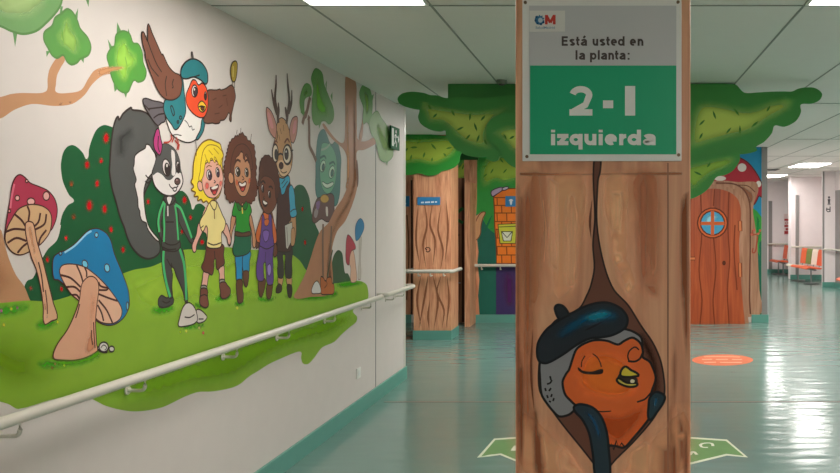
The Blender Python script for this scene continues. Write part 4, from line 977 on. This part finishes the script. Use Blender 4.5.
board('leaf_board', '585 84 690 84 735 84.4 744 92.5 758 92.4 772 91.6 785 91.4 792 91.4 798.5 88.6 806 87.4 815 88 822 93.5 819.7 100 812 103.4 801 104.4 801 112 796 121 785 126.5 774.8 125.4 772 133 764 142 756 147 757.4 150.4 748 153.4 738 154.6 720 160 690 166 640 172 585 168', CD-.013, .025,
  ['688 128 694 106 702 100 722 101 748 106 772 98 796 98 790 112 772 122 753 135 733 140 711 146 690 150'],
  [(714.4,115,9,70),(702,122.6,8,-45),(736.6,112,9,55),(755,124,9,-40),(728.6,130.6,8,-50),(740,130,9,88),(701,136,7,-62),(768.4,108.6,7,-60)], can, 'right leaf board with a long rounded tip')
board('leaf_board', '600 160 691 161 711 156.6 730 153.4 739 153.4 740 158 738.6 163 732.5 171 725 175 716.7 177 712 184 707 190 700.8 194.6 690.8 199 675 202 650 198 625 186 600 182', CD-.043, .025,
  ['684 168 704 160 724 155.4 737 155.6 732 167 716 174 705 181 692 192'], [(709,164.6,7,-55),(698,173.4,9,25)], can, 'lower right leaf board hanging lowest', mid=(148,184,82))

# ------------------------------------------------------------------ stickers on the floor
FL = Floor()
c = [4]
a = Part(FL, c, w=.012)
a.f((214,222,196), '477 457.6 494 438.6 516 437 690 437 711 438.4 727 439.5 748 457.4 727 455.6 690 464.6 604 470 516 461.4 500 455 488 456.6', False, True)
a.f((92,140,66), '481 456.6 495.4 440 516 438.6 690 438.6 711 440 726 441 744 456 726.4 453.8 690 462.6 604 468 516 459.6 501 453.4 489 454.8', False, True)
WS = (222,226,206)
a.stroke(WS, '708 447.4 702 447 700.6 444.6 706 443 712 443.6 713 446', .02)
a.stroke(WS, '690 455 693 451.6 697 454.6', .02); a.f(WS, '510.6 450.6 514 445.6 518 445.6 518 450.8', False, True)
props(a.done('floor_arrow_sticker'), 'green double pointed floor sticker with a pale border behind the near pillar', 'sticker')
c = [4]
a = Part(FL, c, w=.006)
a.e((206,110,76), 722.6, 360, 30.6, 5.6, ol=False, n=36)
for q in ('704 356.8 722 356.6 740 357', '702 359.4 712 359.2', '716 359.4 728 359.2', '732 359.4 742 359.4', '704 362.4 716 362.2', '720 362.4 742 362.4'): a.stroke((240,190,160), q, .035)
props(a.done('round_floor_sticker'), 'round orange floor sticker in front of the painted door', 'sticker')

# ------------------------------------------------------------------ painted back wall
M_BARK = wood_mat('painted_trunk', [(0.25,(152,92,64)),(0.42,(198,134,98)),(0.6,(220,160,122)),(0.8,(236,186,148))], 13, 1.0, 2.4, .5)
M_BARK2 = wood_mat('painted_trunk_shade', [(0.25,(104,62,42)),(0.45,(150,98,70)),(0.65,(180,128,94)),(0.85,(206,158,120))], 16, 1.2, 2.0, .5)
BW_ = Facing(WB)
fm = thing('forest_mural', (px_x(560, WB), WB, 0), 'painted forest and brick house on the back wall left of the near pillar', 'mural')
c = [4]
ZB = 314.6
def BP(k=None, **kw): return Part(BW_, c if k is None else [k], **kw)
a = BP(ink=(40,60,40), w=.015); a.f((52,152,66), '474 146.6 545 146.6 545 240 474 240', False, True); a.f((34,104,88), '470 214 480 216 488 228 500 240 500 %s 470 %s' % (ZB, ZB), False)
for q in ('484 233 488 224 492 215', '486 222 484 217', '488 224 492 222', '486 228 483 224', '488 230 493 228', '489 234 492 231', '484 236 482 230', '491 237 493 233', '489 219 493 216'): a.stroke((24,112,76), q, .03, taper=True)
a.done('green_hill', fm, label='bright and dark green painted hillside')
a = BP(); a.f((64,50,100), '496 262.4 545 262.4 545 %s 496 %s' % (ZB, ZB), False, True); a.soft((84,46,92), '502 275 510 270 517 285 514 308 504 306', .2); a.done('purple_base', fm, label='dark purple painted base under the bricks')
a = BP(ink=(120,56,20), w=.018); OR = (240,128,40)
a.f(OR, '493.6 197 503 188.6 545 188 545 263.6 496.6 263.6 496 240 494.6 225 494.4 210', True, True)
for y in (197.6,205.4,213,221.6,229.4,238,246.6,255): a.stroke(None, [(494.4+(y>225)*1.4, y), (545, y)], .014)
for r, y in enumerate((197.6,205.4,213,221.6,229.4,238,246.6,255)):
    for k in range(5):
        x = 497 + (r % 2)*4.6 + k*9.6
        if x < 543: a.stroke(None, [(x, y), (x+.3, y+8)], .014)
br = a.done('brick_house', fm, label='orange painted brick house front with brown joints')
a = BP(ink=(40,50,34), w=.016); a.f((206,206,66), '498 224.4 516.6 223.6 515.6 243.4 500 243.4', True, True); a.stroke(None, '499 227 516 226.4', .012)
a.f((226,228,206), '501.4 231.6 512.6 231.6 511 241 503.4 241', True, True); a.stroke(None, '502 232 507 237.6 512 232', .014, sharp=True)
a.done('painted_letterbox', br, label='yellow painted letterbox with a white envelope')
a = BP(ink=(60,50,70), w=.015); a.f((190,166,196), '491 193.6 492 190.6 499 187.6 503 187.6 502.6 190 496 194.6 492.6 196.4'); a.f((208,196,206), '502 188.6 507 186.6 508.6 188 504 190.4'); a.done('chimney_pot', br, label='lilac painted chimney pot')
BKT = (182,128,92)
a = BP(ink=(96,54,38), w=.014); a.f(M_BARK, '464 146.6 477 146.6 477 200 476 216 478 214.6 481 212 485.4 212 484 217 481 226 480.4 234 477 240 478.6 252 477.4 262 479.4 280 478 296 479.6 %s 464 %s' % (ZB, ZB), False, True)
a.f((206,156,112), '471 238 471 231 475 223 479 215 482.6 212 485.4 212.6 483 218 481 226 480.4 234 476 240', (120,74,50))
for q in ('467 196 468 220 466.6 250 468 300', '472 244 473 264 471 290 473 312', '475 250 474 266', '469 262 471 276 469.6 300'): a.stroke((128,78,54), q, .025, taper=True)
a.f((30,90,44), '440 146.6 478 146.6 478 160 440 160', False, True)
a.done('tree_trunk', fm, label='painted tree trunk with a stubby branch right of the narrow door')
a = BP(ink=(80,46,34), w=.014); a.f(M_BARK, '340 146.6 418 146.6 418 %s 340 %s' % (ZB, ZB), False, True); a.stroke((70,42,32), '411.6 180 412 250 411.6 %s' % ZB, .03); a.stroke((120,76,54), '407 215 409 250 406.6 300', .02)
a.done('tree_trunk', fm, label='painted tree trunk seen left of the wooden column')
LF, LM = (52,150,62), (170,196,84)
c = [60]
def wall_leaf(pts, mids, dashes, label, edge=LF, mid=LM):
    a = BP(ink=(36,112,46), w=.012); a.f(edge, pts, False)
    for m in mids: a.soft(mid, m, .14)
    for x, y, L, ang in dashes:
        t = math.radians(ang); dx, dy = L/2*math.cos(t), L/2*math.sin(t)
        a.stroke((70,126,44), [(x-dx, y-dy), (x-dx*.4, y-dy*.4), (x+dx*.4, y+dy*.4), (x+dx, y+dy)], 1.4/66.8, taper=True)
    a.done('leaf_cluster', fm, label=label)
wall_leaf('430 147 545 147 545 186 508 187.4 499 188.6 494.7 185.6 491.7 190 484 192 478.6 190 476 184 474 181 465 185 454.5 188 448.6 190 440 188 436 170', ['446 180 458 163 471 153 479 154 478 170 468 178 455 184', '478 172 486 156 505 152 522 158 537 165 537 183 515 183.6 503 186.4 496 183 489 188 481 188.6'],
  [(463,167,6,-70),(468,162,6,-80),(455,174.6,5,-30),(470,170,5,50),(484.6,166.4,6,-15),(492,171,6,-60),(485,175.6,6,-40),(501.6,160.6,6,50),(505,171,6,-50),(474,150,6,60)], 'bright green painted foliage on the back wall above the bricks')
wall_leaf('455 189 462 185 470 183 475.4 187 475.4 192 470 199 464 201.6 458 199.6 454.6 195', [], [], 'dark green painted foliage ball under the bright foliage', (38,110,44))

# recessed painted door beside the column
M_LEAFW = wood_mat('painted_door_boards', [(0.25,(110,66,46)),(0.45,(158,104,74)),(0.7,(190,138,102))], 20, .8, 1.5, .45)
d2 = thing('door_2', (px_x(458, WB), WB-.06, 0), 'narrow wood painted door between the wooden column and the painted trunk', 'door', kind='structure')
DD = WB - .05
link('leaf', fbox(444, 464.6, 178, 322.6, DD, .045, .003), M_LEAFW, d2)
a = Part(Facing(DD-.0005), [4]); a.f((84,50,38), '461.6 178 464.4 178 464.4 322 461.6 322', False, True); a.e((70,44,34), 458, 235, 1.4, 1.4, ol=False)
for q in ('455.6 200 455 240 456 300', '459.6 240 460 280 459 318'): a.stroke((112,70,50), q, .02, taper=True)
a.stroke((44,106,50), '463 208 458 212 453 216.4 457 219.6 463 223', .045, sharp=True); a.done('painted_twig', d2, label='bent green painted twig')
bm = bmesh.new(); hx, hz = px_x(454.6, DD), px_z(284.6, DD)
box(bm, hx-.02, hx+.02, DD-.008, DD, hz-.1, hz+.1, .003); tube(bm, bend([(hx, DD-.008, hz+.03), (hx, DD-.05, hz+.03), (hx+.1, DD-.05, hz+.03)], .015), .009, 8)
link('handle', bm, M_GREY, d2, smooth=True)
JD = WB - .45
struct('trim_10', fbox(464.6, 470, 182, 327.6, JD, .45), M_BARK)

# wooden column
KD = F/78.0
kx0, kx1 = px_x(413.6, KD), px_x(451, KD)
kol = thing('tree_column', ((kx0+kx1)/2, KD+.22, 0), 'far square column painted as a tree trunk, with teal base and cream rail', 'column', kind='thing')
M_KOL = wood_mat('painted_column_bark', [(0.22,(160,96,66)),(0.42,(206,140,104)),(0.6,(226,166,126)),(0.8,(240,190,152))], 12, .9, 3.0, .5)
link('shaft', bx(kx0, kx1, KD, KD+.44, HB_, CEIL-.001, .003), M_KOL, kol)
link('base', bx(kx0-.008, kx1+.008, KD-.008, KD+.448, 0, HB_, .002), M_BASE, kol)
KP = Facing(KD)
a = Part(KP, [4], ink=(110,66,46), w=.014)
for q in ('418 205 416 240 419 262', '424 200 427 225 423 245 426 268', '432 205 430 225 435 240 433 265', '441 206 438 230 443 250 441 268', '446 200 448 230 445 262', '421 275 417 300 421 326', '428 276 425 295 419 328', '433 276 438 300 434 328', '441 276 437 292 444 310 442 328', '447 276 449 300 446 328', '430 300 428 316 429 328'):
    a.stroke((142,88,60), q, .026, taper=True)
a.stroke((60,36,28), '427 250 425.4 248.6 427 247.6 429.4 248 430 250.4 427.6 252 426 250.6', .012)
a.done('grain_lines', kol, label='dark painted grain lines')
kb = board('leaf_board', '385 136 448 136 462 136 462 150 460 156 459 162 454.5 167 447 170 441 171.4 437 174.6 428 175.8 421 173.6 417 173.4 410 175 402 174.6 385 174', KD-.035, .03,
  ['387 137 420 136.6 458 136.6 459 150 449 161 434 167 416 164 402 167 387 166'], [(419,141.4,6,-45),(433.6,146.6,8,50),(449,148,6,-15),(424,155,6,-70),(406,150,6,-45),(411,157.6,6,-75),(445,155,5,50),(432,160,5,-80),(414,147.4,7,-3)], kol, 'bright green leaf board round the top of the column', mid=(164,186,76), dash=(84,132,48), mat=pm((48,142,54), .5, var=.04))
zr = px_z(271.4, KD-.1)
bm = bmesh.new(); tube(bm, bend([(kx0-.03, KD+.4, zr), (kx0-.03-.06, KD-.09, zr), (kx1+.04, KD-.09, zr), (kx1+.04, KD+.4, zr)], .05), .024, 12)
link('rail', bm, M_RAIL, kol, smooth=True)
for x in (px_x(420, KD), px_x(432, KD), px_x(445, KD)):
    bm = bmesh.new(); tube(bm, bend([(x, KD-.09, zr-.015), (x, KD-.09, zr-.06), (x, KD-.001, zr-.06)], .02), .01, 8); link('rail_bracket', bm, M_RAIL, kol, smooth=True)

# blue signs
def blue_sign(x0, x1, y0, y1, d, label, marks):
    t = thing('blue_sign', (px_x((x0+x1)/2, d), d, px_z(y1, d)), label, 'sign', 'small blue signs')
    link('plate', fbox(x0, x1, y0, y1, d-.01, .0095, .001), pm((52,128,182), .35, var=0), t)
    a = Part(Facing(d-.0102), [2])
    for q, w in marks: a.stroke((220,230,236), q, w)
    a.done('white_marking', t); return t
blue_sign(417.4, 440, 197, 205, KD, 'wide blue sign with a line of white writing on the wooden column', [('421 202.6 424 202.4', .02), ('425 202.4 430 202.2', .02), ('431 202.2 434 202', .02), ('435 202 437 202', .02)])
blue_sign(396, 409.4, 196, 206.6, WB-.002, 'blue sign on the back wall half hidden by the left wall corner', [('401 203.6 406 203.6', .02)])
blue_sign(505.4, 516, 196, 206.6, WB-.004, 'small square blue sign on the painted orange bricks', [('511 199 511 203.6', .035), ('509 200.4 513 200.4', .02), ('511 203.6 511 205', .02)])

# right of the pillar: toadstool house
hm = thing('toadstool_house_mural', (px_x(740, WB), WB, 0), 'painted toadstool house and blue sky around the wooden door right of the pillar', 'mural')
c = [4]
a = BP(); a.f((36,138,180), '545 146.6 761.6 146.6 761.6 240 545 240', False, True); a.f((52,150,62), '545 228 575 216 610 222 655 230 655 %s 545 %s' % (ZB, ZB), False, True); a.done('blue_sky', hm, label='blue painted sky')
a = BP(); a.f((56,150,62), '750 206 757 211 761.6 217 761.6 262 750 262', False, True); a.f((30,104,80), '752 250 757 246 761.6 240 761.6 %s 752 %s' % (ZB, ZB), False, True)
a.soft((40,130,70), '756 214 760 220 760 245 757 250', .05)
for q in ('760 236 758 248 760 256', '757 244 760 250'): a.stroke((60,150,70), q, .03, taper=True)
a.done('green_bush', hm, label='green painted bush')
M_TRK = wood_mat('painted_house_stem', [(0.25,(150,104,78)),(0.5,(180,132,102)),(0.8,(204,158,128))], 10, .9, 1.6, .5)
a = BP(ink=(92,44,34), w=.018)
a.f((176,44,58), '690 190 700 176 716 164 728 158 739 157.6 748.4 163 757 174 763 186.5 764 193 761.6 197 759 196 757 200 752.6 205 740 196 720 192', True)
rf = a.done('toadstool_roof', hm, label='red painted toadstool roof with white spots')
b = BP()
for x, y, rx, ry in ((742,167.5,4.4,4.2),(758.6,184,2.6,3.2),(720,178.4,6,2.4),(700,184,4,2.6)): b.e((226,216,208), x, y, rx, ry, ol=False)
b.done('white_spots', rf)
a = BP(ink=(110,66,50), w=.02)
a.f(M_TRK, '650 186 700 182 723 180.6 738 182 750 181.6 756.4 182.6 758.4 190 756 198 754 203 753 212 755 225 757.4 243 758 262 759.4 290 759.6 %s 650 %s' % (ZB, ZB), False)
a.soft((150,100,78), '740 186 750 190 754 196 751 204 747 196', .06); a.stroke(None, '716 183 734 184 744 190 749.6 203 750.4 230 749.6 297 750.4 314', .022); a.stroke(None, '738 185 748 186 755 192', .014)
a.done('stem_wall', hm, label='tan painted stem wall of the house')
a = BP(ink=(150,70,50), w=.02)
for q in ('751 233 755 234.6 760 232.6', '757.6 236 756.4 246 755 252 752.6 252.6 753 248', '753 236 752.4 230'): a.stroke((176,84,60), q, .022)
for x, y in ((754,230),(758,234),(760,230.6),(751.6,234.6)): a.e((206,104,84), x, y, 1.1, 1.3, ol=False)
a.done('flower_twig', hm, label='red painted flowering twig')

D1 = WB - .16
DP = Facing(D1)
d1 = thing('door_1', (px_x(712, D1), D1, 0), 'orange-brown plank door with a round blue window right of the pillar', 'door', kind='structure')
M_DOOR = wood_mat('painted_planks', [(0.25,(134,54,22)),(0.5,(176,76,32)),(0.8,(200,98,48))], 12, .7, 1.4, .45)
arch = [(679,324.4),(679,232),(680,215),(685,201),(693,193),(704,189.6),(713,188.6),(722,189.6),(731,193),(737.6,199),(740.6,208),(740.6,224),(739,245),(740.6,275),(743,305),(745,324.4)]
bm = bmesh.new(); prism(bm, [DP.uv(*k) for k in arch[:1]+curve(arch[1:-1], False, 3)+arch[-1:]], D1, D1+.05); link('leaf', bm, M_DOOR, d1)
bm = bmesh.new(); prism(bm, [DP.uv(*k) for k in [(672,324.4),(672,232),(674,208),(682,194),(694,186.6),(708,184),(722,184.6),(735,189),(743,197),(747,209),(747.4,230),(747,300),(749.6,324.4)]], D1+.06, WB-.001); link('door_frame', bm, M_TRK, d1)
a = Part(DP, [4], ink=(96,40,20), w=.02)
for q in ('691 196 688 240 690 280 688 324', '700.6 191 701.6 236 699 270 702 300 700 324', '714.6 189 713.4 206', '713.6 238 716 268 713 300 714.6 324', '729 192 728 230 729.6 260 727.4 290 729 324', '735 225 734 250 737 290'): a.stroke((126,54,26), q, .02)
a.e((90,40,22), 724, 263, 1.8, 2.4, ol=False)
a.done('plank_lines', d1, label='dark painted plank joints')
a = Part(DP, [12], ink=(100,44,20), w=.02)
a.e((214,100,50), 712.5, 223, 15, 15); a.e((74,160,196), 712.5, 223, 12, 12); a.soft((150,204,222), '705 218 712 213 718 216 714 222 706 226', .1)
a.stroke((214,100,50), '712.5 211 712.5 235', .05); a.stroke((214,100,50), '700.5 223.4 724.5 223.4', .05)
a.done('round_window', d1, label='round blue painted window with an orange cross')
a = Part(DP, [12], ink=(120,60,30), w=.014)
for q in ('738.4 221 741.6 221 742 231 738.6 231', '738.4 263 741.4 263 741.8 277 738.8 277'): a.f((222,130,82), q, True, True)
a.f((222,130,82), '687 257 695 257 695 260 687 260', True, True)
a.done('painted_hinges', d1, label='light orange painted hinges')

# ------------------------------------------------------------------ far seating
OC, GC, WC = (218,96,54), (112,130,66), (226,216,200)
def bench(p0, p1, cols, label, seat_z=.42, top=.82, legs=(.2,.8), wid=.38):
    """seats side by side from p0 to p1; they face left of that line"""
    p0, p1 = Vector((*p0, 0)), Vector((*p1, 0)); L = (p1-p0).length; ax = (p1-p0)/L
    fr = Vector((ax.y, -ax.x, 0))        # facing
    if fr.x > 0: fr = -fr
    t = thing('waiting_bench', tuple((p0+p1)/2 + fr*.2), label, 'bench', 'rows of waiting seats')
    def P3(a, b, z): return p0 + ax*a + fr*b + Vector((0, 0, z))
    n = len(cols); w = L/n
    def slab(nm, a0, a1, prof, th, m, lab=None):
        bm = bmesh.new(); rows = []
        for a in (a0, a1):
            A = [bm.verts.new(P3(a, b, z)) for b, z in prof]
            B = [bm.verts.new(P3(a, b - th*(0.98 if nm == 'backrest' else .0), z - (th if nm == 'seat' else .004))) for b, z in prof]
            rows.append((A, B))
        (A0, B0), (A1, B1) = rows
        for i in range(len(prof)-1):
            bm.faces.new((A0[i], A0[i+1], A1[i+1], A1[i])); bm.faces.new((B0[i], B1[i], B1[i+1], B0[i+1]))
            bm.faces.new((A0[i], B0[i], B0[i+1], A0[i+1])); bm.faces.new((A1[i], A1[i+1], B1[i+1], B1[i]))
        bm.faces.new((A0[0], A1[0], B1[0], B0[0])); bm.faces.new((A0[-1], B0[-1], B1[-1], A1[-1]))
        bmesh.ops.recalc_face_normals(bm, faces=bm.faces[:])
        link(nm, bm, m, t, label=lab, smooth=False)
    nm_ = {OC: 'orange', GC: 'olive green', WC: 'cream'}
    for i, (cb, cs) in enumerate(cols):
        a0, a1 = i*w+.008, (i+1)*w-.008
        slab('seat', a0, a1, [(.0, seat_z-.02), (.06, seat_z-.03), (wid-.06, seat_z), (wid, seat_z-.03)], .025, pm(cs, .4, var=.02), nm_[cs]+' seat')
        slab('backrest', a0, a1, [(.0, seat_z+.02), (-.01, seat_z+.12), (-.04, top-.06), (-.06, top)], .022, pm(cb, .4, var=.02), nm_[cb]+' backrest')
    bm = bmesh.new(); tube(bm, [P3(0, .16, seat_z-.07), P3(L, .16, seat_z-.07)], .022, 8); link('beam', bm, M_STEEL, t, smooth=True)
    for i in range(n):
        pass
    bm = bmesh.new()
    for i in range(n):
        a = (i+.5)*w; tube(bm, bend([P3(a, .3, seat_z-.036), P3(a, .02, seat_z-.05), P3(a, -.035, seat_z+.1), P3(a, -.06, top-.1)], .03), .009, 6)
    link('seat_frame', bm, M_STEEL, t)
    for k in legs:
        bm = bmesh.new(); tube(bm, [P3(L*k, .16, seat_z-.07), P3(L*k, .16, .03)], .02, 8); tube(bm, [P3(L*k, -.02, .018), P3(L*k, .34, .018)], .018, 8); link('leg', bm, M_STEEL, t)
    return t
bench((4.70, 18.8), (4.86, 17.35), [(OC,WC),(GC,OC),(WC,OC),(OC,OC)], 'waiting bench with orange, olive and cream backrests in front of the white bay wall')
bench((4.72, 20.85), (4.76, 20.05), [(OC,OC),(WC,OC)], 'farthest waiting bench, one orange and one cream backrest, next to the poster')
bench((4.66, 14.35), (4.66, 13.25), [(OC,OC),(WC,WC),(OC,OC)], 'nearest waiting bench, only an orange seat edge showing at the right edge of view')

# poster and pictograms
PD2 = YF - .004
po = thing('poster', (px_x(787.4, YF), YF, px_z(235, YF)), 'red and white notice poster on the far wall', 'poster')
link('sheet', fbox(784, 791.2, 214, 235, PD2, .0045), pm((228,206,204), .6, var=0), po)
a = Part(Facing(PD2-.0004), [2]); RD = (176,56,60)
for q in ('784.4 218.8 791 218.8 791 220.8 784.4 220.8', '784.4 225 791 225 791 227 784.4 227', '784.4 231 791 231 791 234 784.4 234'): a.f(RD, q, False, True)
a.e((178,90,92), 786.6, 223, 1.4, 1.4, ol=False); a.e((228,206,204), 786.6, 223, .8, .8, ol=False); a.f(RD, '785.6 228 788.6 228 788.6 230.4 785.6 230.4', False, True)
a.done('red_print', po)
po = thing('notice_sheet', (px_x(787.6, YF), YF, px_z(213, YF)), 'pale paper notice above the red and white poster', 'notice')
link('sheet', fbox(785, 791, 200, 213, PD2, .0045), pm((238,232,232), .6, var=0), po)
JG = 16.8
po = thing('pictogram', (px_x(829, JG), JG, px_z(212.6, JG)), 'grey pictogram of a person and a wheelchair on the right white column', 'pictogram')
a = Part(Facing(JG), [3]); PG = (92,86,88)
a.e(PG, 829, 197.4, 1.1, 1.2, ol=False); a.f(PG, '827.6 199 830.4 199 830 202 830.4 205 829.4 205 829 202.6 828.6 205 827.6 205 828 202', False, True)
a.f(PG, '829.6 206.6 830.6 206.6 830.6 212 829.4 212', False, True); a.stroke(PG, '827 207.6 826.4 210 828 211.8 830 211', .02); a.f(PG, '827 208.6 830 208.8 830 209.8 827 210', False, True)
a.done('grey_print', po)

# small smoke detector beside the canopy and a ceiling grille far back
sd = thing('smoke_detector', (px_x(497.6, CD-.25), CD-.3, CEIL), 'small dark detector on the ceiling above the left end of the leaf canopy', 'detector')
bm = bmesh.new(); xx, yy = px_x(499, CD-.25), CD-.12
tube(bm, [(xx, yy, CEIL-.0005), (xx, yy, CEIL-.02), (xx, yy, CEIL-.03)], .04, 16); link('body', bm, pm((110,120,104), .5, var=0), sd, smooth=True)
bm = bmesh.new(); tube(bm, [(xx, yy, CEIL-.03), (xx, yy, CEIL-.04)], .02, 12); link('sensor_head', bm, M_DARK, sd)
gv = thing('ceiling_vent', (px_x(773, 16), 16.2, CEIL), 'small dark vent in the far ceiling near the farthest lights', 'vent')
link('frame', bx(3.18, 3.55, 15.9, 16.3, CEIL-.012, CEIL), M_GREY, gv)
bm = bmesh.new()
for k in range(5): box(bm, 3.2, 3.53, 15.94+k*.07, 15.97+k*.07, CEIL-.018, CEIL-.012)
link('slats', bm, M_DARK, gv)

# ------------------------------------------------------------------ camera and view
cam = bpy.data.cameras.new('camera'); co = bpy.data.objects.new('camera', cam); COL.objects.link(co)
co.location = (0, 0, EYE); co.rotation_euler = (math.pi/2, 0, 0)
cam.sensor_width = 36; cam.sensor_fit = 'HORIZONTAL'; cam.lens = F/840*36
cam.shift_x = -(PX-420)/840; cam.shift_y = -(236.5-PY)/840
cam.clip_start = .05; cam.clip_end = 100
sc.camera = co
w = bpy.data.worlds.new('world'); sc.world = w; w.use_nodes = True
w.node_tree.nodes['Background'].inputs[0].default_value = (.5, .5, .5, 1); w.node_tree.nodes['Background'].inputs[1].default_value = .05
vs = sc.view_settings
vs.view_transform = 'Standard'; vs.look = 'None'; vs.gamma = 1; vs.use_curve_mapping = False; vs.exposure = EXPOSURE
